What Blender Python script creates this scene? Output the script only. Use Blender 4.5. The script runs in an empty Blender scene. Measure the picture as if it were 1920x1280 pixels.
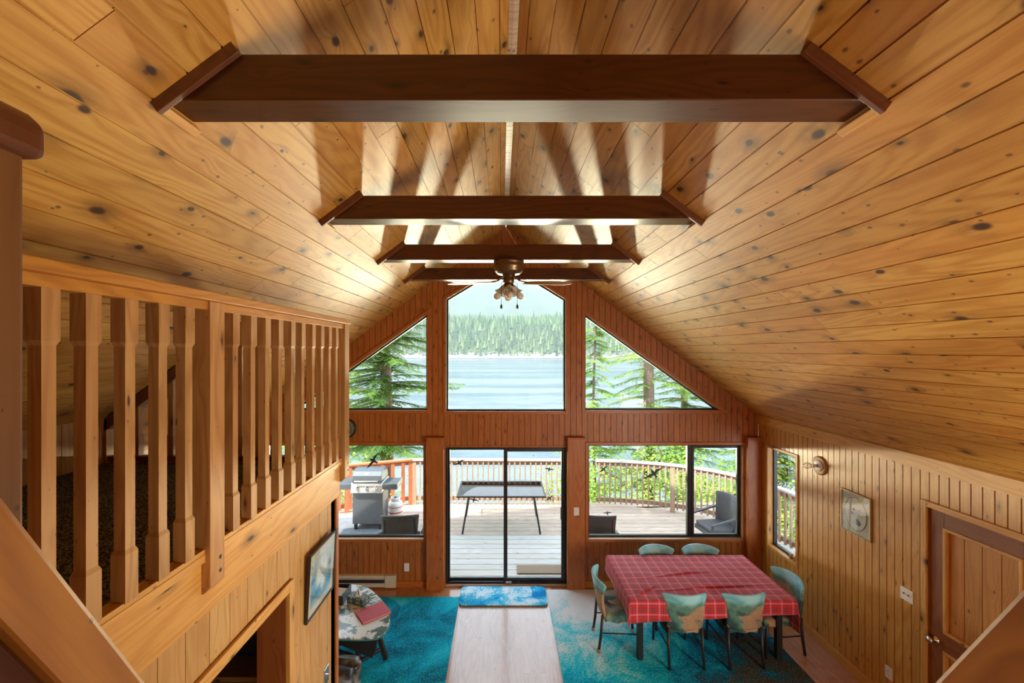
import bpy, math, random
from mathutils import Vector, Matrix, noise
random.seed(7)
S = bpy.context.scene
COL = S.collection
R = math.radians

# ------------------------------------------------------------------ camera
EYE = 3.573
cam = bpy.data.objects.new('camera', bpy.data.cameras.new('camera'))
COL.objects.link(cam); S.camera = cam
cam.location = (0, 0, EYE); cam.rotation_euler = (R(90), 0, 0)
cam.data.sensor_width = 36; cam.data.lens = 780 / 1920 * 36
cam.data.shift_x = 20 / 1920; cam.data.shift_y = 17 / 1920
cam.data.clip_start = .02; cam.data.clip_end = 20000

# ------------------------------------------------------------------ light
S.view_settings.view_transform = 'Standard'
S.view_settings.look = 'None'
S.view_settings.exposure = 1.48
S.view_settings.gamma = 1.0
S.view_settings.use_curve_mapping = False
c = S.cycles
c.max_bounces = 10; c.diffuse_bounces = 6; c.glossy_bounces = 4; c.transmission_bounces = 6
c.transparent_max_bounces = 12; c.volume_bounces = 0; c.sample_clamp_indirect = 6
c.caustics_reflective = False; c.caustics_refractive = False

SKY = 1.95
w = bpy.data.worlds.new('sky'); S.world = w; w.use_nodes = True
nt = w.node_tree; nt.nodes.clear()
o_ = nt.nodes.new('ShaderNodeOutputWorld'); bg = nt.nodes.new('ShaderNodeBackground')
tc = nt.nodes.new('ShaderNodeTexCoord'); sp = nt.nodes.new('ShaderNodeSeparateXYZ')
rp = nt.nodes.new('ShaderNodeValToRGB')
nt.links.new(tc.outputs['Generated'], sp.inputs[0]); nt.links.new(sp.outputs['Z'], rp.inputs[0])
nt.links.new(rp.outputs[0], bg.inputs[0]); nt.links.new(bg.outputs[0], o_.inputs[0])
rp.color_ramp.elements[0].position = 0.0; rp.color_ramp.elements[0].color = (.90, .95, 1.0, 1)
rp.color_ramp.elements[1].position = .7; rp.color_ramp.elements[1].color = (.62, .78, 1.0, 1)
bg.inputs[1].default_value = SKY

def lamp(name, kind, loc, rot, energy, color=(1, 1, 1), size=None, sy=None, angle=None):
    l = bpy.data.lights.new(name, kind); l.energy = energy; l.color = color
    if size: l.size = size
    if sy: l.shape = 'RECTANGLE'; l.size_y = sy
    if angle is not None: l.angle = angle
    o = bpy.data.objects.new(name, l); COL.objects.link(o); o.location = loc; o.rotation_euler = rot
    return o
sun = lamp('sun', 'SUN', (0, 0, 30), (R(38), 0, R(-48)), 3.8, (1, .95, .86), angle=R(1.2))
# added fill lamp at the rear of the main floor, no window there
lamp('rear_fill_lamp', 'AREA', (2.3, -2.38, 1.35), (R(90), 0, 0), 13, (1, .90, .72), 2.6, 1.7)
# added fill lamp by the right wall out of view, no window there
lamp('side_fill_lamp', 'AREA', (3.82, .6, 1.5), (R(90), 0, R(90)), 88, (1, .92, .76), 2.4, 1.5)
# added lamp beyond the deck, in place of sun glitter, to brighten the ceiling
lamp('ceiling_fill_lamp', 'AREA', (0, 34, -3.75), (R(90 + 12), 0, R(180)), 21500, (1, .90, .62), 100, 1.0)

# ------------------------------------------------------------------ mesh builder
class MB:
    def __init__(s): s.v = []; s.f = []; s.uv = []; s.tn = []; s.mi = []; s.sm = []
    def face(s, pts, uv=None, tone=(.5, .5), mi=0, smooth=False):
        n = len(s.v); s.v += [tuple(p) for p in pts]; s.f.append(tuple(range(n, n + len(pts))))
        s.uv.append(uv or [(0, 0)] * len(pts)); s.tn.append(tone); s.mi.append(mi); s.sm.append(smooth)
    def idx(s, verts, faces, smooth=True, mi=0, uvs=None, tone=(.5, .5)):
        n = len(s.v); s.v += [tuple(p) for p in verts]
        for f in faces:
            s.f.append(tuple(n + i for i in f)); s.sm.append(smooth); s.mi.append(mi); s.tn.append(tone)
            s.uv.append([uvs[i] for i in f] if uvs else [(0, 0)] * len(f))
    def hexa(s, P, L=None, mi=0, tone=None):
        # P: 8 corners, bottom 0-3 ccw, top 4-7 ; uv along the longest edge
        P = [Vector(p) for p in P]
        tone = tone or (random.random(), random.random()); ro = (random.random() * 40, random.random() * 40)
        ax = [P[1] - P[0], P[3] - P[0], P[4] - P[0]]
        if L is None: L = max(range(3), key=lambda i: ax[i].length)
        u = ax[L].normalized(); ot = []
        for i in range(3):
            if i == L: continue
            e = ax[i] - u * ax[i].dot(u)
            for k in ot: e -= k * e.dot(k)
            ot.append(e.normalized())
        for q in ((0, 3, 2, 1), (4, 5, 6, 7), (0, 1, 5, 4), (1, 2, 6, 5), (2, 3, 7, 6), (3, 0, 4, 7)):
            s.face([P[i] for i in q], [(P[i].dot(u) + ro[0], P[i].dot(ot[0]) + P[i].dot(ot[1]) + ro[1]) for i in q], tone, mi)
    def box(s, a, b, L=None, mi=0, tone=None, M=None):
        x0, y0, z0 = a; x1, y1, z1 = b
        x0, x1 = min(x0, x1), max(x0, x1); y0, y1 = min(y0, y1), max(y0, y1); z0, z1 = min(z0, z1), max(z0, z1)
        P = [(x0, y0, z0), (x1, y0, z0), (x1, y1, z0), (x0, y1, z0), (x0, y0, z1), (x1, y0, z1), (x1, y1, z1), (x0, y1, z1)]
        if M is not None: P = [M @ Vector(p) for p in P]
        s.hexa(P, L, mi, tone)
    def beam(s, p, q, w, h, up=(0, 0, 1), mi=0, tone=None):
        p = Vector(p); q = Vector(q); d = (q - p).normalized(); up = Vector(up)
        a = d.cross(up).normalized(); b = a.cross(d).normalized()
        a *= w / 2; b *= h / 2
        s.hexa([p - a - b, q - a - b, q + a - b, p + a - b, p - a + b, q - a + b, q + a + b, p + a + b], 0, mi, tone)
    def tube(s, pts, r, n=8, mi=0, cap=True, r2=None):
        pts = [Vector(p) for p in pts]; V = []; F = []; UV = []
        m = len(pts); a0 = None; ln = 0
        for i, p in enumerate(pts):
            d = (pts[min(i + 1, m - 1)] - pts[max(i - 1, 0)]).normalized()
            if a0 is None: a0 = d.orthogonal().normalized()
            a0 = (a0 - d * a0.dot(d)).normalized(); b = d.cross(a0)
            rr = r if r2 is None else r + (r2 - r) * i / max(1, m - 1)
            if i: ln += (p - pts[i - 1]).length
            for k in range(n):
                t = 2 * math.pi * k / n
                V.append(p + (a0 * math.cos(t) + b * math.sin(t)) * rr); UV.append((ln, rr * t))
        for i in range(m - 1):
            for k in range(n): F.append((i * n + k, i * n + (k + 1) % n, (i + 1) * n + (k + 1) % n, (i + 1) * n + k))
        if cap: F.append(tuple(range(n - 1, -1, -1))); F.append(tuple((m - 1) * n + k for k in range(n)))
        s.idx(V, F, True, mi, UV)
    def lathe(s, prof, c=(0, 0, 0), n=28, axis='z', mi=0, M=None, wob=None):
        V = []; F = []; c = Vector(c)
        for (r, z) in prof:
            for k in range(n):
                t = 2 * math.pi * k / n; rr = r * (wob(t, z) if wob else 1)
                p = Vector((rr * math.cos(t), rr * math.sin(t), z))
                if axis == 'x': p = Vector((p.z, p.x, p.y))
                if axis == 'y': p = Vector((p.x, p.z, p.y))
                if M is not None: p = M @ p
                V.append(p + c)
        for i in range(len(prof) - 1):
            for k in range(n): F.append((i * n + k, i * n + (k + 1) % n, (i + 1) * n + (k + 1) % n, (i + 1) * n + k))
        s.idx(V, F, True, mi)
    def prism(s, poly, f0, f1, mi=0, tone=None, smooth=False):
        # poly 2-D list, f0 / f1 map (a,b) -> 3-D on the two faces
        tone = tone or (random.random(), random.random()); n = len(poly); ro = random.random() * 30
        A = [Vector(f0(*p)) for p in poly]; B = [Vector(f1(*p)) for p in poly]
        s.face(A, [(p[0] + ro, p[1] + ro) for p in poly], tone, mi); s.face(B[::-1], [(p[0] + ro, p[1] + ro) for p in poly][::-1], tone, mi)
        th = (A[0] - B[0]).length
        for i in range(n):
            j = (i + 1) % n; L = (A[i] - A[j]).length
            s.face([A[i], B[i], B[j], A[j]], [(ro, 0), (ro, th), (ro + L, th), (ro + L, 0)], tone, mi, smooth)
    def sweep(s, path, w, h, mi=0, closed=False):
        # horizontal path, rectangle section w (sideways) x h (upwards from the path)
        path = [Vector(p) for p in path]; m = len(path); V = []; UV = []; ln = 0
        for i, p in enumerate(path):
            d = path[min(i + 1, m - 1)] - path[max(i - 1, 0)]; d.z = 0; d.normalize(); a = Vector((-d.y, d.x, 0)) * w / 2
            if i: ln += (p - path[i - 1]).length
            V += [p - a, p + a, p + a + Vector((0, 0, h)), p - a + Vector((0, 0, h))]
            UV += [(ln, 0), (ln, w), (ln, w + h), (ln, w + w + h)]
        F = []
        for i in range(m - 1):
            for k in range(4): F.append((i * 4 + k, i * 4 + (k + 1) % 4, (i + 1) * 4 + (k + 1) % 4, (i + 1) * 4 + k))
        F.append((3, 2, 1, 0)); F.append(tuple((m - 1) * 4 + k for k in range(4)))
        s.idx(V, F, False, mi, UV, (random.random(), random.random()))
    def build(s, name, mat, parent=None, origin=None, bevel=0, sub=0, seg=2, merge=False):
        o0 = Vector((0, 0, 0))
        if parent is not None: o0 = Vector(parent.get('_o', (0, 0, 0)))
        elif origin is not None: o0 = Vector(origin)
        me = bpy.data.meshes.new(name)
        me.from_pydata([tuple(Vector(p) - o0) for p in s.v], [], s.f)
        ul = me.uv_layers.new(name='UVMap'); tl = me.uv_layers.new(name='Tone')
        fl = []; ft = []
        for u, t, f in zip(s.uv, s.tn, s.f):
            for q in range(len(f)): fl += [u[q][0], u[q][1]]; ft += [t[0], t[1]]
        ul.data.foreach_set('uv', fl); tl.data.foreach_set('uv', ft)
        for m in (mat if isinstance(mat, (list, tuple)) else [mat]): me.materials.append(m)
        me.polygons.foreach_set('material_index', s.mi); me.polygons.foreach_set('use_smooth', s.sm)
        if merge or bevel:
            import bmesh
            b = bmesh.new(); b.from_mesh(me); bmesh.ops.remove_doubles(b, verts=b.verts, dist=1e-5); b.to_mesh(me); b.free()
        me.update()
        o = bpy.data.objects.new(name, me); COL.objects.link(o)
        if parent is not None: o.parent = parent; o['_o'] = tuple(o0)
        elif origin is not None: o.location = o0; o['_o'] = tuple(o0)
        if bevel:
            m = o.modifiers.new('bevel', 'BEVEL'); m.width = bevel; m.segments = seg; m.limit_method = 'ANGLE'; m.angle_limit = R(40)
        if sub:
            m = o.modifiers.new('sub', 'SUBSURF'); m.levels = sub; m.render_levels = sub
        return o

def tag(o, label=None, cat=None, group=None, kind=None):
    if label: o['label'] = label
    if cat: o['category'] = cat
    if group: o['group'] = group
    if kind: o['kind'] = kind
    return o
def thing(name, loc, label, cat, group=None):
    o = bpy.data.objects.new(name, None); COL.objects.link(o); o.location = loc; o['_o'] = tuple(loc)
    o.empty_display_size = .1
    return tag(o, label, cat, group)
def local(name, label, cat, group=None):
    return thing(name, (0, 0, 0), label, cat, group)
def children(o): return [x for x in COL.objects if x.parent == o]
def copy_tree(o, parent=None):
    c_ = o.copy(); COL.objects.link(c_); c_.parent = parent
    for ch in children(o): copy_tree(ch, c_)
    return c_
def put(o, loc, rz=0, label=None, group=None):
    o.location = loc; o.rotation_euler = (0, 0, rz)
    if label: o['label'] = label
    if group: o['group'] = group
    return o

# ------------------------------------------------------------------ materials
class NT:
    def __init__(s, name):
        s.m = bpy.data.materials.new(name); s.m.use_nodes = True; s.t = s.m.node_tree; s.t.nodes.clear()
        s.out = s.t.nodes.new('ShaderNodeOutputMaterial')
    def n(s, typ, **kw):
        x = s.t.nodes.new('ShaderNode' + typ)
        for k, v in kw.items():
            if k.startswith('i_'):
                k2 = k[2:]; k2 = int(k2) if k2.isdigit() else k2.replace('_', ' ')
                s.set(x.inputs[k2], v)
            else: setattr(x, k, v)
        return x
    def set(s, inp, v):
        if hasattr(v, 'is_output'): s.t.links.new(v, inp)
        elif hasattr(v, 'outputs'): s.t.links.new(v.outputs[0], inp)
        else: inp.default_value = v
    def math(s, op, a, b=0.0, c=0.0, clamp=False):
        x = s.t.nodes.new('ShaderNodeMath'); x.operation = op; x.use_clamp = clamp
        s.set(x.inputs[0], a); s.set(x.inputs[1], b); s.set(x.inputs[2], c); return x.outputs[0]
    def mix(s, f, a, b, mode='MIX'):
        x = s.t.nodes.new('ShaderNodeMix'); x.data_type = 'RGBA'; x.blend_type = mode
        s.set(x.inputs[0], f); s.set(x.inputs[6], a); s.set(x.inputs[7], b); return x.outputs[2]
    def ramp(s, f, stops, interp='LINEAR'):
        x = s.t.nodes.new('ShaderNodeValToRGB'); x.color_ramp.interpolation = interp
        e = x.color_ramp.elements
        while len(e) < len(stops): e.new(.5)
        for q, (p, cc) in zip(e, stops):
            q.position = p; q.color = (cc, cc, cc, 1) if isinstance(cc, (int, float)) else tuple(cc) + (1,)
        s.set(x.inputs[0], f); return x.outputs[0]
    def rng(s, v, a, b, c_=0.0, d=1.0, smooth=True):
        x = s.t.nodes.new('ShaderNodeMapRange'); x.interpolation_type = 'SMOOTHSTEP' if smooth else 'LINEAR'
        s.set(x.inputs[0], v); s.set(x.inputs[1], a); s.set(x.inputs[2], b); s.set(x.inputs[3], c_); s.set(x.inputs[4], d)
        return x.outputs[0]
    def xyz(s, a, b, c_=0.0):
        x = s.t.nodes.new('ShaderNodeCombineXYZ'); s.set(x.inputs[0], a); s.set(x.inputs[1], b); s.set(x.inputs[2], c_); return x.outputs[0]
    def noise(s, vec, scale, detail=3, rough=.5, dist=0.0, dim='3D'):
        x = s.n('TexNoise'); x.noise_dimensions = dim
        s.set(x.inputs['Vector'], vec); x.inputs['Scale'].default_value = scale; x.inputs['Detail'].default_value = detail
        x.inputs['Roughness'].default_value = rough; x.inputs['Distortion'].default_value = dist
        return x.outputs[0]
    def bsdf(s, col, rough=.5, metal=0.0, coat=0.0, coatr=.1, bump=None, bstr=.2, bdist=.002, spec=.5, **kw):
        b = s.n('BsdfPrincipled'); s.set(b.inputs['Base Color'], col); s.set(b.inputs['Roughness'], rough)
        b.inputs['Metallic'].default_value = metal; b.inputs['Coat Weight'].default_value = coat
        b.inputs['Coat Roughness'].default_value = coatr; b.inputs['Specular IOR Level'].default_value = spec
        for k, v in kw.items(): s.set(b.inputs[k.replace('_', ' ')], v)
        if bump is not None:
            bp = s.n('Bump'); bp.inputs['Strength'].default_value = bstr; bp.inputs['Distance'].default_value = bdist
            s.set(bp.inputs['Height'], bump); s.t.links.new(bp.outputs[0], b.inputs['Normal'])
        s.t.links.new(b.outputs[0], s.out.inputs[0]); return b

def plain(name, col, rough=.5, metal=0.0, coat=0.0, var=.12, vs=30, bump=0.0, **kw):
    t = NT(name); tc_ = t.n('TexCoord')
    f = t.noise(tc_.outputs['Object'], vs, 4)
    cc = t.mix(f, tuple(x * (1 - var) for x in col) + (1,), tuple(min(1, x * (1 + var)) for x in col) + (1,))
    t.bsdf(cc, rough, metal, coat, bump=f if bump else None, bstr=bump, **kw); return t.m

def pine(name, light, dark, knot=(.06, .025, .012), rough=.35, coat=.3, kn=1.0, tone=.3, ks=(3.0, 4.6), grain=1.0, coatr=.25, hue=None):
    t = NT(name)
    uv = t.n('UVMap'); uv.uv_map = 'UVMap'; sp_ = t.n('SeparateXYZ', i_0=uv.outputs[0]); u, v = sp_.outputs[0], sp_.outputs[1]
    tn = t.n('UVMap'); tn.uv_map = 'Tone'; st = t.n('SeparateXYZ', i_0=tn.outputs[0]); ta, tb = st.outputs[0], st.outputs[1]
    wob = t.noise(t.xyz(t.math('MULTIPLY', u, 2.2), t.math('MULTIPLY', v, 6), tb), 1, 2)
    def vor(sx, sy):
        x = t.n('TexVoronoi'); x.voronoi_dimensions = '2D'; x.inputs['Scale'].default_value = 1
        t.set(x.inputs['Vector'], t.xyz(t.math('MULTIPLY', t.math('ADD', u, t.math('MULTIPLY', wob, .05)), sx), t.math('MULTIPLY', v, sy)))
        sc = t.n('SeparateColor', i_0=x.outputs['Color']); return x.outputs['Distance'], sc.outputs[0], sc.outputs[1]
    d1, r1, q1 = vor(*ks)
    d2, r2, q2 = vor(ks[0] * 2.6, ks[1] * 2.4)
    rad = t.math('MULTIPLY', t.rng(r1, .25, 1.0, 0.0, .115 * kn), 1.0)
    k1 = t.rng(d1, t.math('MULTIPLY', rad, .45), t.math('ADD', rad, .004), 1, 0)
    rad2 = t.rng(r2, .55, 1.0, 0.0, .12 * kn)
    k2 = t.math('MULTIPLY', t.rng(d2, t.math('MULTIPLY', rad2, .3), t.math('ADD', rad2, .004), 1, 0), .75)
    halo = t.math('MULTIPLY', t.rng(d1, 0.0, t.math('MULTIPLY', rad, 3.6), 1, 0), t.rng(r1, .25, .5))
    # grain follows the board and flows round the knots
    vv = t.math('ADD', t.math('ADD', v, t.math('MULTIPLY', t.rng(d1, 0.0, .32, .05, 0.0), .55)), t.math('MULTIPLY', wob, .03))
    g1 = t.noise(t.xyz(t.math('MULTIPLY', u, 1.6 * grain), t.math('MULTIPLY', vv, 75 * grain), tb), 1, 3, .6)
    g2 = t.noise(t.xyz(t.math('MULTIPLY', u, .55), t.math('MULTIPLY', vv, 4.5), t.math('MULTIPLY', tb, 9)), 1, 1)
    rings = t.math('ABSOLUTE', t.math('SINE', t.math('MULTIPLY', g2, 46)))
    g3 = t.noise(t.xyz(t.math('MULTIPLY', u, 3), t.math('MULTIPLY', v, 9), t.math('ADD', tb, 5)), 1, 4, .65)
    f = t.math('ADD', t.math('ADD', t.math('MULTIPLY', g1, .55), t.math('MULTIPLY', t.math('POWER', rings, 3), .22)), t.math('MULTIPLY', g3, .45))
    base = t.mix(t.rng(f, .36, .88), tuple(light) + (1,), tuple(dark) + (1,))
    hot = hue or tuple(min(1, x * y) for x, y in zip(light, (.93, .62, .38)))
    base = t.mix(t.math('MULTIPLY', ta, tone), base, tuple(hot) + (1,))
    base = t.mix(t.math('MULTIPLY', halo, t.rng(g3, .36, .58, 0.0, .8)), base, tuple(x * .32 for x in dark) + (1,))
    base = t.mix(t.math('MULTIPLY', t.rng(tb, 0, 1, 0, tone), .55), base, tuple(x * .6 for x in dark) + (1,))
    base = t.mix(t.math('MAXIMUM', k1, k2), base, tuple(knot) + (1,))
    rr = t.math('ADD', t.math('MULTIPLY', g3, .16), rough - .08)
    t.bsdf(base, rr, 0, coat, coatr, bump=t.math('ADD', t.math('MULTIPLY', g1, .5), t.math('MULTIPLY', g3, .8)), bstr=.16, bdist=.003)
    return t.m

M = {}
M['ceil'] = pine('varnished_ceiling_pine', (.60, .335, .078), (.40, .175, .024), rough=.46, coat=.14, kn=1.15, tone=.45, coatr=.34)
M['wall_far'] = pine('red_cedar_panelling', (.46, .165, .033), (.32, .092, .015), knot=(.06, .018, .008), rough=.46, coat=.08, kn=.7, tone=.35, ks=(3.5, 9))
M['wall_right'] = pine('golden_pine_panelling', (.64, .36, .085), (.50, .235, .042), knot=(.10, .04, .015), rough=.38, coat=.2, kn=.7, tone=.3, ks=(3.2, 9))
M['wall_left'] = pine('pale_fir_panelling', (.60, .37, .13), (.46, .245, .07), rough=.48, coat=.08, kn=.55, tone=.35, ks=(2.2, 6))
M['beam'] = pine('red_stained_beam_wood', (.085, .021, .003), (.048, .011, .0015), knot=(.012, .005, .003), rough=.34, coat=.35, kn=.8, tone=.2, ks=(2.6, 8))
M['beam_dark'] = pine('dark_stained_trim_wood', (.17, .060, .022), (.11, .034, .012), rough=.4, coat=.25, kn=.3)
M['trim'] = pine('honey_trim_wood', (.68, .385, .10), (.54, .25, .05), rough=.46, coat=.08, kn=.6, tone=.25, ks=(2, 5))
M['trim_red'] = pine('cedar_casing_wood', (.46, .155, .03), (.34, .097, .014), rough=.42, coat=.12, kn=.35, tone=.2)
M['post'] = pine('brown_rail_wood', (.50, .275, .095), (.33, .15, .04), rough=.52, coat=.0, kn=.5, tone=.35, ks=(2.4, 8))
M['post_dark'] = pine('dark_brown_newel_wood', (.24, .11, .03), (.14, .055, .012), rough=.5, coat=.05, kn=.3, tone=.3)
M['rail'] = pine('orange_rail_wood', (.52, .235, .035), (.36, .14, .018), rough=.5, coat=.08, kn=.4, tone=.2)
M['door'] = pine('door_panel_wood', (.56, .26, .045), (.42, .16, .022), rough=.42, coat=.1, kn=.25, tone=.3)
M['door_dark'] = pine('door_stile_wood', (.30, .105, .024), (.20, .055, .010), rough=.45, coat=.08, kn=.2, tone=.3)
M['floor_glare'] = pine('glare_pale_strip_floor', (.60, .47, .39), (.50, .37, .30), knot=(.25, .14, .08), rough=.26, coat=.5, kn=.12, tone=.2, coatr=.14, hue=(.50, .33, .24))  # window glare on the walkway, painted in as a paler board colour
M['floor'] = pine('red_strip_floor', (.50, .25, .10), (.38, .16, .055), knot=(.15, .06, .03), rough=.24, coat=.5, kn=.12, tone=.2, coatr=.12, hue=(.36, .14, .06))
M['deck_new'] = pine('bleached_deck_board', (.60, .57, .52), (.46, .42, .37), knot=(.22, .15, .1), rough=.65, coat=0, kn=.4, tone=.3, hue=(.5, .40, .26))
M['deck_old'] = pine('weathered_red_deck_board', (.58, .45, .35), (.40, .28, .20), knot=(.15, .09, .06), rough=.7, coat=0, kn=.3, tone=.4, hue=(.45, .3, .2))
M['rail_out'] = pine('grey_weathered_rail_wood', (.44, .32, .235), (.32, .215, .15), rough=.7, coat=0, kn=.3, tone=.3)
M['rail_top'] = pine('pale_weathered_rail_cap', (.52, .46, .42), (.42, .36, .32), rough=.6, coat=0, kn=.2, tone=.2)
M['rail_red'] = pine('red_stained_rail_wood', (.55, .20, .09), (.40, .125, .05), rough=.6, coat=0, kn=.3, tone=.3)
M['black'] = plain('black_window_metal', (.012, .013, .014), .35)
M['black_steel'] = plain('black_powder_steel', (.018, .018, .02), .4)
M['white_plastic'] = plain('white_plastic', (.80, .79, .76), .35)
M['cream_metal'] = plain('cream_enamel', (.60, .56, .47), .35)
M['dark_slot'] = plain('dark_slot', (.02, .018, .016), .6)
M['chrome'] = plain('chrome', (.75, .75, .76), .15, 1.0)
M['brass'] = plain('antique_bronze', (.16, .095, .045), .3, .7)
M['grey_plastic'] = plain('grey_fitting', (.35, .34, .33), .3, .6)
M['frost'] = plain('frosted_glass_shade', (.72, .70, .66), .3)
M['bulb'] = plain('unlit_white_bulb', (.62, .55, .46), .25)
M['rubber'] = plain('wooden_foot_tip', (.35, .17, .08), .5)

def glass(name, tint=(.97, .99, .98), refl=.05, rough=0.0):
    t = NT(name)
    a = t.n('BsdfTransparent'); a.inputs[0].default_value = tuple(tint) + (1,)
    b = t.n('BsdfGlossy'); b.inputs['Roughness'].default_value = rough
    lw = t.n('LayerWeight'); lw.inputs[0].default_value = .25
    f = t.math('MULTIPLY', t.math('ADD', lw.outputs['Fresnel'], .02), refl * 4, clamp=True)
    mx = t.n('MixShader'); t.set(mx.inputs[0], f); t.t.links.new(a.outputs[0], mx.inputs[1]); t.t.links.new(b.outputs[0], mx.inputs[2])
    t.t.links.new(mx.outputs[0], t.out.inputs[0]); return t.m
M['glass'] = glass('window_glass')
M['table_glass'] = glass('table_glass', (.62, .74, .76), .35)
M['clear_bulb'] = glass('clear_bulb_glass', (.92, .90, .85), .2)

# ------------------------------------------------------------------ board fields
def boards(mb, O, U, V, N, w, gap, depth, vs, v0, v1, iv, breaks=(), lens=None, jog=.0015, mat_fn=None):
    """boards run along U, are laid side by side along V; iv(v) -> [(u0,u1), ...]"""
    O, U, V, N = Vector(O), Vector(U), Vector(V), Vector(N)
    P = lambda u, v, d=0.0: O + U * u + V * v - N * d
    k = math.floor((v0 - vs) / w)
    while vs + k * w < v1 - 1e-6:
        a = max(v0, vs + k * w); b = min(v1, vs + (k + 1) * w); k += 1
        if b - a < .004: continue
        cuts = [a] + sorted(x for x in breaks if a + .001 < x < b - .001) + [b]
        tone = (random.random(), random.random()); ru, rv = random.random() * 60, random.random() * 60
        off = random.random()
        for i in range(len(cuts) - 1):
            p, q = cuts[i], cuts[i + 1]
            I, J = iv(p + .0016), iv(q - .0016)
            if len(I) != len(J): continue
            pe = gap / 2 if i == 0 else 0; qe = gap / 2 if i == len(cuts) - 2 else 0
            for (s0, s1), (t0, t1) in zip(I, J):
                if s1 - s0 < .002 and t1 - t0 < .002: continue
                segs = [(s0, s1, t0, t1)]
                if lens:
                    segs = []; cu = s0; L = lens[0] + (lens[1] - lens[0]) * off * .9
                    while cu < s1 - .3:
                        nx = min(s1, cu + L)
                        if s1 - nx < .5: nx = s1
                        segs.append((cu + (jog if cu > s0 else 0), nx - (jog if nx < s1 else 0), cu + (jog if cu > s0 else 0), nx - (jog if nx < s1 else 0)))
                        cu = nx; L = lens[0] + (lens[1] - lens[0]) * random.random()
                for (A, B, C, D) in segs:
                    if lens: tone = (random.random(), random.random()); ru, rv = random.random() * 60, random.random() * 60
                    mi = mat_fn(p, tone) if mat_fn else 0
                    pp, qq = p + pe, q - qe
                    uvf = lambda u, v: (u + ru, v + rv)
                    mb.face([P(A, pp), P(B, pp), P(D, qq), P(C, qq)], [uvf(A, pp), uvf(B, pp), uvf(D, qq), uvf(C, qq)], tone, mi)
                    if gap:
                        if pe:
                            mb.face([P(A, pp, depth), P(B, pp, depth), P(B, pp), P(A, pp)], [uvf(A, p), uvf(B, p), uvf(B, pp), uvf(A, pp)], tone, mi)
                            mb.face([P(A, p, depth), P(B, p, depth), P(B, pp, depth), P(A, pp, depth)], [uvf(A, p), uvf(B, p), uvf(B, pp), uvf(A, pp)], tone, mi)
                        if qe:
                            mb.face([P(C, qq, depth), P(D, qq, depth), P(D, qq), P(C, qq)], [uvf(C, q), uvf(D, q), uvf(D, qq), uvf(C, qq)], tone, mi)
                            mb.face([P(C, q, depth), P(D, q, depth), P(D, qq, depth), P(C, qq, depth)], [uvf(C, q), uvf(D, q), uvf(D, qq), uvf(C, qq)], tone, mi)
                        if lens:
                            for e, x in ((A, 1), (B, 1)):
                                mb.face([P(e, pp, 0), P(e, qq, 0), P(e, qq, .004), P(e, pp, .004)], None, tone, mi)
                                e2 = e - jog if e == A else e + jog
                                mb.face([P(e, pp, .004), P(e, qq, .004), P(e2, qq, .004), P(e2, pp, .004)], None, tone, mi)

# ------------------------------------------------------------------ the shell
XC = .07; RZ = 5.444; SL = .748; HW = 3.817; YW = 6.29; YB = -2.5
XR = XC + HW; XL = XC - HW; WZ = RZ - SL * HW
XF = -1.30; YE = 3.345; LZ = 2.685; XK = -3.139
def roof(x): return RZ - SL * abs(x - XC)

th = math.atan(SL); cw = math.cos(th)
for sgn, nm in ((1, 'ceiling'), (-1, 'ceiling')):
    mb = MB(); V = Vector((sgn * math.cos(th), 0, -math.sin(th))); N = Vector((-sgn * math.sin(th), 0, -math.cos(th)))
    L = HW / math.cos(th)
    boards(mb, (XC, 0, RZ), (0, 1, 0), V, N, .1535, .0075, .008, .098, .0, L, lambda v: [(YB, YW + .02)], lens=(1.7, 4.0))
    o = mb.build(nm, M['ceil']); tag(o, kind='structure')
    mb = MB(); mb.hexa([Vector((XC, y, RZ)) + V * v - N * d for (y, v, d) in
        ((YB, 0, .02), (YW + 1.1, 0, .02), (YW + 1.1, L + .9, .02), (YB, L + .9, .02), (YB, 0, .12), (YW + 1.1, 0, .12), (YW + 1.1, L + .9, .12), (YB, L + .9, .12))])
    tag(mb.build('ceiling', M['dark_slot']), kind='structure')
mb = MB(); mb.prism([(-.028, -.021), (0, .002), (.028, -.021), (0, -.026)], lambda a, b: (XC - .002 + a, YB, RZ + b - .004), lambda a, b: (XC - .002 + a, YW - .3, RZ + b - .004))
M['ridge'] = pine('pale_ridge_strip', (.68, .55, .40), (.50, .34, .2), kn=1.2, tone=.1, rough=.3)
tag(mb.build('trim_1', M['ridge']), kind='structure')

# far wall openings
DX0, DX1, DZ1 = -.847, .992, 2.113
WX0, WX1, WZ0, WZ1 = 1.315, 3.645, .726, 2.146
LX0, LX1 = 2 * XC - WX1, 2 * XC - WX0 + .005
TX0, TX1, TZ0, TZ1 = 1.266, 3.306, 2.67, 4.121
CX0, CX1, CZ0, CZ1, CZP = -.835, .972, 2.654, 4.347, 4.90
def far_iv(x):
    top = roof(x); cut = []
    if DX0 < x < DX1: cut.append((0, DZ1))
    if WX0 < x < WX1 or LX0 < x < LX1: cut.append((WZ0, WZ1))
    xm = XC + abs(x - XC)
    if TX0 < xm < TX1: cut.append((TZ0, TZ0 + (TZ1 - TZ0) * (TX1 - xm) / (TX1 - TX0)))
    if CX0 < x < CX1: cut.append((CZ0, CZ1 + (CZP - CZ1) * (1 - abs(x - XC) / (CX1 - XC))))
    r = []; z = 0
    for a, b in cut:
        if a > z: r.append((z, a))
        z = b
    r.append((z, top)); return r
mb = MB()
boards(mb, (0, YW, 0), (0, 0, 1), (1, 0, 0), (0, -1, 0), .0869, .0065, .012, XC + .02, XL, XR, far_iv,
       breaks=[XC, DX0, DX1, WX0, WX1, LX0, LX1, TX0, TX1, 2 * XC - TX0, 2 * XC - TX1, CX0, CX1])
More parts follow.
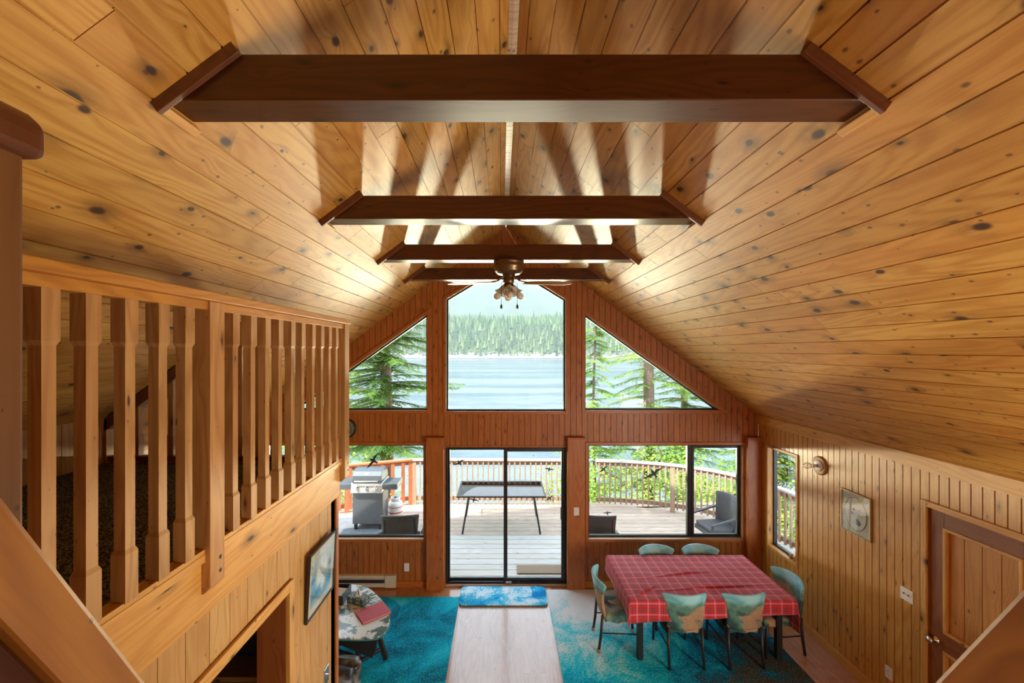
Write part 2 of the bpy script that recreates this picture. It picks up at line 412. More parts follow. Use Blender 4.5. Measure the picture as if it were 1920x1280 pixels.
tag(mb.build('wall_far', M['wall_far']), kind='structure')

# right wall
RW_Y0, RW_Y1, RW_Z0, RW_Z1 = 5.48, 6.05, .76, 2.165
RD_Y0, RD_Y1, RD_Z1 = 2.98, 3.79, 2.155
def right_iv(y):
    cut = []
    if RW_Y0 < y < RW_Y1: cut.append((RW_Z0, RW_Z1))
    if RD_Y0 < y < RD_Y1: cut.append((0, RD_Z1))
    r = []; z = 0
    for a, b in cut:
        if a > z: r.append((z, a))
        z = b
    r.append((z, WZ)); return r
mb = MB()
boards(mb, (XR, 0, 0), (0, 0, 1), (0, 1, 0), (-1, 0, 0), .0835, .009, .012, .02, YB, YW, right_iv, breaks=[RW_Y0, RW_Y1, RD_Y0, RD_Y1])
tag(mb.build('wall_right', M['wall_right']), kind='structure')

# wall under the loft (with a doorway), its return, outer left wall, knee wall, rear wall
LD_Y0, LD_Y1, LD_Z = 1.72, 2.55, 2.09
mb = MB()
boards(mb, (XF - .02, 0, 0), (0, 0, 1), (0, 1, 0), (1, 0, 0), .142, .004, .004, .035, YB, YE - .02,
       lambda y: [(LD_Z, 2.45)] if LD_Y0 < y < LD_Y1 else [(0, 2.45)], breaks=[LD_Y0, LD_Y1])
tag(mb.build('wall_left', M['wall_left']), kind='structure')
mb = MB(); mb.box((XL, YE - .12, 0), (XF - .02, YE - .02, 2.45)); tag(mb.build('wall_return', M['wall_left']), kind='structure')
mb = MB(); mb.box((XL - .1, YB, 0), (XL, YW, WZ + .05)); tag(mb.build('wall_outer', M['wall_left']), kind='structure')
mb = MB()
boards(mb, (XK, 0, 0), (0, 0, 1), (0, 1, 0), (1, 0, 0), .14, .005, .006, .03, YB, YE - .06, lambda y: [(LZ, roof(XK) + .01)])
mb.box((XK - .06, YB, LZ - .1), (XK - .01, YE - .055, roof(XK) + .02))
mb.box((XK - .05, YE - .06, LZ - .1), (XK + .02, YE + .03, roof(XK) + .02))
tag(mb.build('wall_knee', M['wall_left']), kind='structure')
# rear gable wall
def rear_iv(x):
    return [(0, roof(x))]
mb = MB()
boards(mb, (0, YB, 0), (0, 0, 1), (1, 0, 0), (0, 1, 0), .142, .005, .006, 0, XL, XR, rear_iv, breaks=[XC])
tag(mb.build('wall_rear', M['door_dark']), kind='structure')

# floor: strip boards run towards the windows
mb = MB()
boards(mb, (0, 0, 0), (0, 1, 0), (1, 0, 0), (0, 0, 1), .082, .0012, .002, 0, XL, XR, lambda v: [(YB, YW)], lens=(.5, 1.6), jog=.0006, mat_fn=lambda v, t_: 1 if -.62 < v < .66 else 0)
mb.box((XL - .3, YB - .3, -.25), (XR + .3, YW + .12, -.004))
tag(mb.build('floor', [M['floor'], M['floor_glare']]), kind='structure')

# loft slab
mb = MB(); mb.box((XL, YB, 2.46), (XF - .03, YE - .03, LZ - .012)); mb.box((XF - .03, YB, 2.5), (.75, .02, LZ - .012))
tag(mb.build('floor', M['wall_left']), kind='structure')
t = NT('charcoal_loop_carpet'); tcx = t.n('TexCoord').outputs['Object']
vv = t.n('TexVoronoi'); vv.inputs['Scale'].default_value = 55; t.set(vv.inputs['Vector'], tcx)
br = t.n('TexBrick'); br.inputs['Scale'].default_value = 22; t.set(br.inputs['Vector'], tcx); br.inputs['Mortar Size'].default_value = .035
f1 = t.noise(tcx, 90, 3)
cc = t.mix(t.rng(f1, .42, .62), (.03, .03, .038, 1), (.24, .235, .25, 1)); cc = t.mix(t.math('MULTIPLY', br.outputs['Fac'], .6), cc, (.01, .01, .014, 1))
t.bsdf(cc, .95, bump=vv.outputs[0], bstr=.8, bdist=.008, spec=.1); M['loop_carpet'] = t.m
mb = MB(); mb.box((XK, YB, LZ - .012), (XF - .04, YE - .06, LZ)); mb.box((XF - .04, YB, LZ - .012), (.72, 0, LZ))
tag(mb.build('loft_carpet', M['loop_carpet']), 'charcoal loop pile carpet covering the loft floor behind the railing', 'carpet')

# fascia board of the loft and corner trim
mb = MB(); mb.box((XF - .035, YB, 2.41), (XF, YE, LZ + .005)); mb.box((XL, YE - .03, 2.41), (XF, YE, LZ + .005))
tag(mb.build('trim_2', M['trim'], bevel=.003), kind='structure')
mb = MB(); mb.box((XF - .05, YE - .05, 0), (XF - .006, YE - .003, 2.41)); tag(mb.build('trim_3', M['trim_red'], bevel=.003), kind='structure')
# casing of the doorway below the loft
mb = MB(); mb.box((XF - .02, LD_Y1, 0), (XF + .004, LD_Y1 + .058, LD_Z + .058)); mb.box((XF - .02, LD_Y0 - .058, 0), (XF + .004, LD_Y0, LD_Z + .058))
mb.box((XF - .02, LD_Y0, LD_Z), (XF + .004, LD_Y1, LD_Z + .058)); tag(mb.build('trim_4', M['trim'], bevel=.004), kind='structure')
mb = MB(); mb.box((XF - .20, LD_Y1, 0), (XF - .022, LD_Y1 + .02, LD_Z)); mb.box((XF - .2, LD_Y0 - .02, 0), (XF - .022, LD_Y0, LD_Z)); mb.box((XF - .2, LD_Y0, LD_Z - .02), (XF - .022, LD_Y1, LD_Z))
tag(mb.build('trim_5', M['door_dark'], bevel=.002), kind='structure')
# dark alcove behind the doorway
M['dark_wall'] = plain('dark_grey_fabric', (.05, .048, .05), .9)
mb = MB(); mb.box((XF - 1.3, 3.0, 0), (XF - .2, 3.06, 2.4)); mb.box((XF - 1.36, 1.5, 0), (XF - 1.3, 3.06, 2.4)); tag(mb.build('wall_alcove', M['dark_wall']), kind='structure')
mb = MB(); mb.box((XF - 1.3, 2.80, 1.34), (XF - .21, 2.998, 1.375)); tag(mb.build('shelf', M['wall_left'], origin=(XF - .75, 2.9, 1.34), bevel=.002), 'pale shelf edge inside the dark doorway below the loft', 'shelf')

# fascia board along the top of the right wall and baseboards
def longboard(name, a, b, mat, bev=.003):
    mb = MB(); mb.box(a, b); return tag(mb.build(name, mat, bevel=bev), kind='structure')
mb = MB(); z1 = roof(XR - .02) - .003
mb.hexa([(XR - .02, YB, 2.475), (XR - .02, YW - .01, 2.475), (XR - .001, YW - .01, 2.475), (XR - .001, YB, 2.475), (XR - .02, YB, z1), (XR - .02, YW - .01, z1), (XR - .001, YW - .01, z1 - .01), (XR - .001, YB, z1 - .01)])
tag(mb.build('trim_6', M['trim']), kind='structure')
longboard('baseboard_right', (XR - .018, RD_Y1 + .06, 0), (XR - .001, YW - .01, .105), M['trim'])
longboard('baseboard_far', (-3.72, YW - .018, 0), (-1.125, YW - .001, .09), M['trim_red'])
longboard('baseboard_far', (1.25, YW - .018, 0), (3.67, YW - .001, .09), M['trim'])

# ------------------------------------------------------------------ ceiling beams
beam_lab = ['nearest and longest dark beam below the ridge', 'second beam from the top of the ceiling, plain dark red', 'dark red beam that carries the ceiling fan', 'shortest looking dark red beam, close to the window wall behind the fan']
BZ = 4.477
for i, (y, h, d) in enumerate(((1.50, .165, .15), (2.855, .16, .145), (4.148, .155, .14), (5.302, .15, .14))):
    th_ = thing('ceiling_beam', (XC, y, BZ), beam_lab[i], 'beam', 'dark beams spanning the vaulted ceiling')
    mb = MB(); hb = (RZ - BZ) / SL; ht = (RZ - BZ - h) / SL
    P = [(XC - hb, y, BZ), (XC + hb, y, BZ), (XC + hb, y + d, BZ), (XC - hb, y + d, BZ), (XC - ht, y, BZ + h), (XC + ht, y, BZ + h), (XC + ht, y + d, BZ + h), (XC - ht, y + d, BZ + h)]
    mb.hexa(P, 0); mb.build('timber', M['beam'], th_, bevel=.004)
    for sgn in (-1, 1):
        V = Vector((sgn * math.cos(th), 0, -math.sin(th))); N = Vector((-sgn * math.sin(th), 0, -math.cos(th)))
        s0 = ht / math.cos(th) - .05; s1 = hb / math.cos(th) + .035
        R0 = Vector((XC, 0, RZ))
        def strip(y0, y1, a, b, t_):
            m = MB(); m.hexa([R0 + V * v + N * n_ + Vector((0, yy, 0)) for (yy, v, n_) in ((y0, a, .0), (y1, a, .0), (y1, b, .0), (y0, b, .0), (y0, a, t_), (y1, a, t_), (y1, b, t_), (y0, b, t_))]); return m
        strip(y - .022, y - .001, s0, s1, .045).build('trim_strip', M['beam_dark'], th_, bevel=.002)
        strip(y - .0005, y + d + .022, s1 - .034, s1, .034).build('trim_strip', M['trim'], th_, bevel=.002)

# ------------------------------------------------------------------ window wall: posts, casings, frames, glass
post_lab = ['reddish timber post between lower window with grill view and sliding door', 'reddish timber post with light switch beside the sliding door', 'reddish timber post in the corner by the dining table']
for i, (a, b) in enumerate(((-1.118, -.862), (.988, 1.248), (3.675, XR - .002))):
    mb = MB(); mb.box((a, YW - .095, 0), (b, YW - .003, 2.255)); mb.box((a - .006, YW - .10, 2.255), (min(b + .006, XR - .002), YW - .003, 2.275))
    tag(mb.build('timber_post', M['trim_red'], origin=((a + b) / 2, YW - .05, 0), bevel=.004), post_lab[i], 'post', 'timber posts on the window wall')

M['reveal'] = pine('pale_reveal_wood', (.66, .50, .33), (.55, .38, .22), kn=.3, tone=.15, rough=.3)
def poly_inset(poly, d):
    n = len(poly); out = []
    for i in range(n):
        p0, p1, p2 = Vector(poly[i - 1]), Vector(poly[i]), Vector(poly[(i + 1) % n])
        e1 = (p1 - p0).normalized(); e2 = (p2 - p1).normalized()
        n1 = Vector((-e1.y, e1.x)); n2 = Vector((-e2.y, e2.x))
        k = (n1 + n2); k = k / max(.15, k.dot(n1)); out.append(p1 + k * d)
    return out
def ring(mb, poly, d_out, d_in, map3, y0, y1):
    """frame between two offsets of a ccw polygon, from depth y0 to y1"""
    A = poly_inset(poly, d_out); B = poly_inset(poly, d_in); n = len(poly)
    for i in range(n):
        j = (i + 1) % n
        mb.hexa([map3(*A[i], y0), map3(*A[j], y0), map3(*B[j], y0), map3(*B[i], y0), map3(*A[i], y1), map3(*A[j], y1), map3(*B[j], y1), map3(*B[i], y1)], 0)
far = lambda x, z, y: (x, y, z)
def window(n, poly, casing=.045, frame=.022, base=None, map3=far, y=YW, s=1, mats=('trim_red', 'reveal')):
    w_ = thing('window_%d' % n, map3(sum(p[0] for p in poly) / len(poly), sum(p[1] for p in poly) / len(poly), y + s * .06), None, None); tag(w_, kind='structure')
    mb = MB(); ring(mb, poly, -casing, 0.0, map3, y - s * .016, y + s * .004); mb.build('window_casing', M[mats[0]], w_, bevel=.003)
    mb = MB(); ring(mb, poly, -.02, 0.0, map3, y + s * .004, y + s * .10); mb.build('window_reveal', M[mats[1]], w_)
    mb = MB(); ring(mb, poly, 0.0, frame, map3, y + s * .065, y + s * .115); mb.build('window_frame', M['black'], w_, bevel=.002)
    mb = MB(); Q = poly_inset(poly, frame * .5); mb.prism([tuple(q) for q in Q], lambda a, b: map3(a, b, y + s * .088), lambda a, b: map3(a, b, y + s * .093)); mb.build('pane', M['glass'], w_)
    return w_
rect = lambda a, b, c_, d: [(a, c_), (b, c_), (b, d), (a, d)]
window(1, [(CX0, CZ0), (CX1, CZ0), (CX1, CZ1), (XC, CZP), (CX0, CZ1)])
window(2, [(TX0, TZ0), (TX1, TZ0), (TX0, TZ1)], casing=.05)
window(3, [(2 * XC - TX1, TZ0), (2 * XC - TX0, TZ0), (2 * XC - TX0, TZ1)], casing=.05)
wr = window(4, rect(WX0, WX1, WZ0, WZ1), frame=.028)
mb = MB(); mx = 2.87; mb.box((mx - .035, YW + .05, WZ0 + .01), (mx + .03, YW + .11, WZ1 - .01)); mb.build('mullion', M['black'], wr, bevel=.003)
mb = MB(); ring(mb, rect(mx + .03, WX1 - .02, WZ0 + .02, WZ1 - .02), 0, .035, far, YW + .045, YW + .085); sf = mb.build('sash', M['black'], wr, bevel=.003)
mb = MB(); mb.box((mx - .012, YW + .03, .95), (mx + .008, YW + .05, 1.03)); mb.build('window_latch', M['black_steel'], sf, bevel=.003)
window(5, rect(LX0, LX1, WZ0, WZ1), frame=.024)
rmap = lambda a, b, x: (x, a, b)
window(6, rect(RW_Y0, RW_Y1, RW_Z0, RW_Z1), casing=.04, map3=rmap, y=XR, s=1, mats=('trim', 'trim'))


# sliding door
d_ = thing('door_1', ((DX0 + DX1) / 2, YW + .08, 0), None, None); tag(d_, kind='structure')
mb = MB(); ring(mb, rect(DX0, DX1, .0, DZ1), -.02, 0, far, YW - .012, YW + .11); mb.build('door_casing', M['trim_red'], d_, bevel=.002)
mb = MB(); ring(mb, rect(DX0, DX1, .035, DZ1), 0, .028, far, YW + .03, YW + .12); mb.build('door_frame', M['black'], d_, bevel=.002)
mb = MB(); mb.box((DX0, YW - .01, -.01), (DX1, YW + .16, .035)); mb.build('threshold', M['rail_out'], d_, bevel=.004)
xm = .065
mb = MB(); ring(mb, rect(DX0 + .02, xm + .02, .055, DZ1 - .02), 0, .04, far, YW + .085, YW + .115); mb.build('fixed_panel', M['black'], d_, bevel=.002)
mb = MB(); ring(mb, rect(xm - .03, DX1 - .02, .055, DZ1 - .02), 0, .058, far, YW + .045, YW + .08); sp2 = mb.build('sliding_panel', M['black'], d_, bevel=.002)
mb = MB(); mb.box((DX0 + .04, YW + .098, .08), (xm + .01, YW + .103, DZ1 - .04)); mb.build('pane', M['glass'], d_)
mb = MB(); mb.box((xm, YW + .06, .1), (DX1 - .05, YW + .065, DZ1 - .06)); mb.build('pane', M['glass'], sp2)
mb = MB(); mb.box((.90, YW + .02, 1.01), (.935, YW + .046, 1.19)); mb.build('door_handle', M['black_steel'], sp2, bevel=.005)
mb = MB(); mb.box((xm + .0, YW + .01, .045), (xm + .09, YW + .04, .075)); mb.build('floor_lock', M['grey_plastic'], sp2, bevel=.004)

# panelled door in the right wall
d_ = thing('door_2', (XR, (RD_Y0 + RD_Y1) / 2, 0), None, None); tag(d_, kind='structure')
mb = MB()
for q in ((RD_Y1 - .004, RD_Y1 + .052, 0, RD_Z1 + .052), (RD_Y0 - .052, RD_Y0 + .004, 0, RD_Z1 + .052), (RD_Y0, RD_Y1, RD_Z1 - .004, RD_Z1 + .052)):
    mb.box((XR - .02, q[0], q[2]), (XR, q[1], q[3]))
mb.build('door_casing', M['trim'], d_, bevel=.005)
mb = MB(); ring(mb, rect(RD_Y0, RD_Y1, -.02, RD_Z1), -.03, .004, lambda a, b, x: (x, a, b), XR + .001, XR + .07); mb.build('door_jamb', M['door_dark'], d_)
mb = MB()
st = .125; X0, X1 = XR + .012, XR + .05
mb.box((X0, RD_Y0, 0), (X1, RD_Y0 + st, RD_Z1)); mb.box((X0, RD_Y1 - st, 0), (X1, RD_Y1, RD_Z1))
for a, b in ((0, .22), (.925, 1.085), (2.01, RD_Z1)): mb.box((X0, RD_Y0 + st, a), (X1, RD_Y1 - st, b))
lf = mb.build('door_leaf', M['door_dark'], d_, bevel=.002)
for a, b in ((.22, .925), (1.085, 2.01)):
    mb = MB(); boards(mb, (XR + .034, 0, 0), (0, 0, 1), (0, 1, 0), (-1, 0, 0), .132, .006, .006, RD_Y1 - st - .01, RD_Y0 + st, RD_Y1 - st, lambda y: [(a, b)])
    mb.build('door_panel', M['door'], lf)
    mb = MB(); ring(mb, rect(RD_Y0 + st, RD_Y1 - st, a, b), -.004, .024, rmap, XR + .002, XR + .034); mb.build('door_molding', M['trim'], lf, bevel=.006)
mb = MB(); mb.lathe([(.0, .012), (.033, .010), (.033, .0), (.012, -.008), (.012, -.03), (.024, -.036), (.029, -.05), (.024, -.064), (0, -.068)], (XR, RD_Y1 - .062, .985), axis='x')
mb.build('door_knob', M['chrome'], lf)

# ------------------------------------------------------------------ loft railing
def stack(mb, cx, cy, prof, tone=None):
    tone = tone or (random.random(), random.random()); ro = random.random() * 40
    for i in range(len(prof) - 1):
        (z0, h0), (z1, h1) = prof[i], prof[i + 1]
        A = [(cx - h0, cy - h0, z0), (cx + h0, cy - h0, z0), (cx + h0, cy + h0, z0), (cx - h0, cy + h0, z0)]
        B = [(cx - h1, cy - h1, z1), (cx + h1, cy - h1, z1), (cx + h1, cy + h1, z1), (cx - h1, cy + h1, z1)]
        for k in range(4):
            j = (k + 1) % 4; mb.face([A[k], A[j], B[j], B[k]], [(z0 + ro, k * .1 + 0), (z0 + ro, k * .1 + 2 * h0), (z1 + ro, k * .1 + 2 * h1), (z1 + ro, k * .1)], tone)
    mb.face([(cx - prof[0][1], cy - prof[0][1], prof[0][0]), (cx - prof[0][1], cy + prof[0][1], prof[0][0]), (cx + prof[0][1], cy + prof[0][1], prof[0][0]), (cx + prof[0][1], cy - prof[0][1], prof[0][0])], None, tone)
def baluster(x, y, z0, z1, parent):
    mb = MB(); g = .0255; n_ = .0195
    stack(mb, x, y, [(z0, g), (z0 + .165, g), (z0 + .18, n_), (z1 - .165, n_), (z1 - .15, g), (z1, g)]); mb.build('baluster', M['post'], parent)
def railpost(x, y, z0, z1, parent, hw=.047, bolts=True, point=.03):
    mb = MB(); mb.box((x - hw, y - hw, z0 + point), (x + hw, y + hw, z1))
    mb.hexa([(x - hw, y - hw, z0), (x + hw - point, y - hw, z0), (x + hw - point, y + hw, z0), (x - hw, y + hw, z0), (x - hw, y - hw, z0 + point), (x + hw, y - hw, z0 + point), (x + hw, y + hw, z0 + point), (x - hw, y + hw, z0 + point)], 2)
    p = mb.build('post', M['post'], parent, bevel=.003)
    return p
rl = thing('loft_railing', (XF, 1.9, LZ), 'long wooden loft railing with square balusters running towards the window wall', 'railing')
mb = MB(); mb.box((-1.36, -.4, 3.787), (-1.24, YE + .09, 3.825)); mb.build('top_rail', M['rail'], rl, bevel=.004)
mb = MB(); mb.box((-1.335, -.4, 3.75), (-1.272, YE + .02, 3.787)); mb.build('sub_rail', M['rail'], rl, bevel=.002)
mb = MB(); mb.box((-1.345, -.4, 2.69), (-1.285, YE, 2.712)); mb.box((-1.295, -.4, 2.655), (-1.283, YE, 2.69)); mb.build('bottom_rail', M['trim'], rl, bevel=.003)
for y in [1.155 - .134 * k for k in range(1, 9)] + [1.155, 1.28, 1.414, 1.553, 1.684, 1.984, 2.126, 2.258, 2.391, 2.535, 2.668, 2.817, 2.956, 3.09, 3.22]:
    baluster(XF - .005, y + .027, 2.71, 3.752, rl)
for y in (1.849, 3.402):
    p = railpost(-1.307, y, 2.515, 3.787, rl)
    for dz in (.075, .135):
        mb = MB(); mb.lathe([(0, .0008), (.009, .0008), (.009, -.01), (0, -.01)], (-1.26, y + .018, 2.515 + dz), axis='x', n=12)
        mb.build('bolt', M['dark_slot'], p)
rf = thing('loft_railing', (-2.2, YE, LZ), 'shorter loft railing facing the window wall, seen through the long railing', 'railing')
mb = MB(); mb.box((-2.13, YE - .06, 3.75), (-1.36, YE + .03, 3.80)); mb.build('top_rail', M['post'], rf, bevel=.003)
mb = MB(); zr = lambda x: roof(x) - .012
mb.hexa([(XK, YE - .06, zr(XK) - .10), (XK, YE + .03, zr(XK) - .10), (-2.12, YE + .03, zr(-2.12) - .10), (-2.12, YE - .06, zr(-2.12) - .10), (XK, YE - .06, zr(XK)), (XK, YE + .03, zr(XK)), (-2.12, YE + .03, zr(-2.12)), (-2.12, YE - .06, zr(-2.12))], 1)
mb.build('sloping_rail', M['beam_dark'], rf, bevel=.003)
mb = MB(); mb.box((XK, YE - .05, 2.695), (-1.36, YE + .01, 2.735)); mb.build('bottom_rail', M['beam_dark'], rf, bevel=.003)
px = 262
while True:
    x = (px - 940) / 780 * 3.34
    if x > -1.42: break
    baluster(x, YE - .02, 2.73, min(3.752, roof(x) - .08), rf); px += 32
# near newel with its cap rail, left of the stairs
rn = thing('newel_railing', (-.56, .41, LZ), 'dark brown newel post with rounded cap rail close to the camera', 'railing')
mb = MB(); mb.box((-.615, .37, 2.0), (-.525, .458, 3.79)); mb.build('post', M['post_dark'], rn, bevel=.004)
mb = MB(); prof = [(-.05, 0), (-.044, .045), (.0, .052), (.044, .045), (.05, 0), (.044, -.012), (-.044, -.012)]
mb.prism([(-.06, 0), (.055, 0), (.055, .035), (.04, .052), (-.045, .052), (-.06, .035)], lambda a, b: (-.565 + a, -.9, 3.785 + b), lambda a, b: (-.565 + a, .47, 3.785 + b))
mb.build('cap_rail', M['beam_dark'], rn, bevel=.01, seg=3)

# stair handrails (steep stair going down in front of the camera)
SLP = 1.9
def stair_rail(xa, name, lab):
    t_ = thing(name, (xa, .35, 3.2), lab, 'handrail')
    Y0, Z0 = (.382, 3.444); d = Vector((0, 1, -SLP)).normalized(); up = Vector((0, SLP, 1)).normalized()
    P0 = Vector((xa, Y0, Z0))
    a = P0 - d * .45; b = P0 + d * 2.6; sx = -1 if xa < 0 else 1
    mb = MB(); hx = Vector((sx * .045, 0, 0))
    mb.hexa([a - up * .055, b - up * .055, b - up * .055 + hx, a - up * .055 + hx, a, b, b + hx, a + hx], 0)
    mb.build('rail', M['rail'], t_, bevel=.006)
    mb = MB(); q = Vector((sx * .015, 0, 0)); h2 = Vector((sx * .05, 0, 0))
    mb.hexa([a - up * .34 + q, b - up * .34 + q, b - up * .34 + h2, a - up * .34 + h2, a - up * .055 + q, b - up * .055 + q, b - up * .055 + h2, a - up * .055 + h2], 0)
    mb.build('stringer_board', M['beam'], t_, bevel=.004)
stair_rail(-.46, 'stair_handrail', 'blurred varnished stair handrail slanting down below the newel post')
stair_rail(.56, 'stair_handrail', 'blurred varnished stair handrail slanting down past the panelled door')
# ------------------------------------------------------------------ outside: deck
DZ = -.10
RAILP = [(-4.9, 8.95), (-3.48, 9.45), (-2.13, 9.97), (-1.2, 9.97), (0, 9.95), (1.2, 9.93), (2.1, 9.90), (2.9, 9.80), (3.6, 9.62), (4.2, 9.34), (4.7, 8.95), (5.05, 8.45), (5.28, 7.85), (5.38, 7.2), (5.42, 6.5), (5.42, 5.2), (5.42, 3.6)]
def smooth(path, k=6):
    out = []
    for i in range(len(path) - 1):
        p0 = path[max(0, i - 1)]; p1 = path[i]; p2 = path[i + 1]; p3 = path[min(len(path) - 1, i + 2)]
        for j in range(k):
            t = j / k; out.append(tuple(.5 * ((2 * p1[a]) + (-p0[a] + p2[a]) * t + (2 * p0[a] - 5 * p1[a] + 4 * p2[a] - p3[a]) * t * t + (-p0[a] + 3 * p1[a] - 3 * p2[a] + p3[a]) * t ** 3) for a in range(len(p1))))
    out.append(tuple(path[-1])); return out
CUR = smooth(RAILP[2:], 6)
def right_x(y):
    best = 5.5
    for a, b in zip(CUR, CUR[1:]):
        if (a[1] - y) * (b[1] - y) <= 0 and a[0] > 1 and abs(a[1] - b[1]) > 1e-6: best = a[0] + (b[0] - a[0]) * (y - a[1]) / (b[1] - a[1])
    return best
def left_x(y): return -5.2 if y < 8.9 else -5.2 + (y - 8.9) / 1.1 * 3.0
def deck_iv(y): return [(left_x(y), 5.6 if y < 6.6 else right_x(y) + .12)]
mb = MB()
boards(mb, (0, 0, DZ), (1, 0, 0), (0, 1, 0), (0, 0, 1), .187, .012, .03, 6.46 - .05, 6.46, 10.07, deck_iv, breaks=[8.9], mat_fn=lambda v, t_: 0 if v < 8.2 else 1)
mb.box((-5.2, 3.4, DZ - .2), (5.6, 9.9, DZ - .031), mi=1); mb.box((4.3, 3.2, DZ - .03), (5.6, 6.44, DZ), mi=0)
tag(mb.build('floor', [M['deck_new'], M['deck_old']]), kind='structure')

def railing_out(name, path, lab, post_s, mats, picket, spacing, picket_w, seed=1, wide=False):
    t_ = thing(name, (sum(p[0] for p in path) / len(path), sum(p[1] for p in path) / len(path), DZ), lab, 'railing', 'deck railings around the outdoor deck')
    P3 = lambda z: [(x, y, z) for x, y in path]
    mb = MB(); mb.sweep(P3(.945), .145, .035); mb.build('cap_board', M[mats[0]], t_)
    mb = MB(); mb.sweep(P3(.845), .045, .095); mb.build('upper_rail', M[mats[1]], t_)
    mb = MB(); mb.sweep(P3(DZ + .10), .045, .09); mb.build('lower_rail', M[mats[1]], t_)
    L = [0]
    for a, b in zip(path, path[1:]): L.append(L[-1] + math.hypot(b[0] - a[0], b[1] - a[1]))
    def at(s_):
        for i in range(len(path) - 1):
            if L[i + 1] >= s_ or i == len(path) - 2:
                f = (s_ - L[i]) / max(1e-6, L[i + 1] - L[i]); a, b = path[i], path[i + 1]
                return a[0] + (b[0] - a[0]) * f, a[1] + (b[1] - a[1]) * f, math.atan2(b[1] - a[1], b[0] - a[0])
    for s_ in post_s:
        x, y, an = at(s_ * L[-1] if s_ <= 1 else s_); Mx = Matrix.Translation((x, y, 0)) @ Matrix.Rotation(an, 4, 'Z')
        mb = MB(); mb.box((-.05, -.05, DZ), (.05, .05, .944), M=Mx); mb.build('post', M[mats[1]], t_, bevel=.004)
    s_ = spacing * .6
    while s_ < L[-1] - .06:
        if all(abs(s_ - (q * L[-1] if q <= 1 else q)) > .075 for q in post_s):
            x, y, an = at(s_); Mx = Matrix.Translation((x, y, 0)) @ Matrix.Rotation(an, 4, 'Z')
            o_y = -.04
            mb = MB(); mb.box((-picket_w / 2, o_y - .018, DZ + .07), (picket_w / 2, o_y + .018, .93), M=Mx); mb.build('picket', M[mats[2]], t_)
        s_ += spacing
    return t_
railing_out('deck_railing', [(-4.9, 8.95), (-2.13, 9.97)], 'red stained deck railing with wide pickets behind the grill', (.03, .5, .985), ('rail_red', 'rail_red', 'rail_red'), 1, .235, .085)
railing_out('deck_railing', [(x, y) for x, y in CUR if x <= 2.15 or x < 2.0], 'straight weathered deck railing behind the glass patio table', (.012, .52, .985), ('rail_top', 'rail_out', 'rail_out'), 1, .125, .036)
railing_out('deck_railing', [(x, y) for x, y in CUR if x > 2.1], 'curved weathered deck railing sweeping round behind the wicker chairs', (.21, .46, .70, .97), ('rail_top', 'rail_out', 'rail_out'), 1, .125, .036)

# exterior cladding of the house (keeps the shade on the deck real)
mb = MB(); 
boards(mb, (0, YW + .13, 0), (0, 0, 1), (1, 0, 0), (0, 1, 0), .2, .01, .01, 0, XL - .5, XR + .11, lambda x: [(a, b) for a, b in far_iv(max(XL + .01, min(XR - .01, x)))],
       breaks=[XC, DX0, DX1, WX0, WX1, LX0, LX1, TX0, TX1, 2 * XC - TX0, 2 * XC - TX1, CX0, CX1, XL, XR])
tag(mb.build('wall_outside', M['rail_out']), kind='structure')

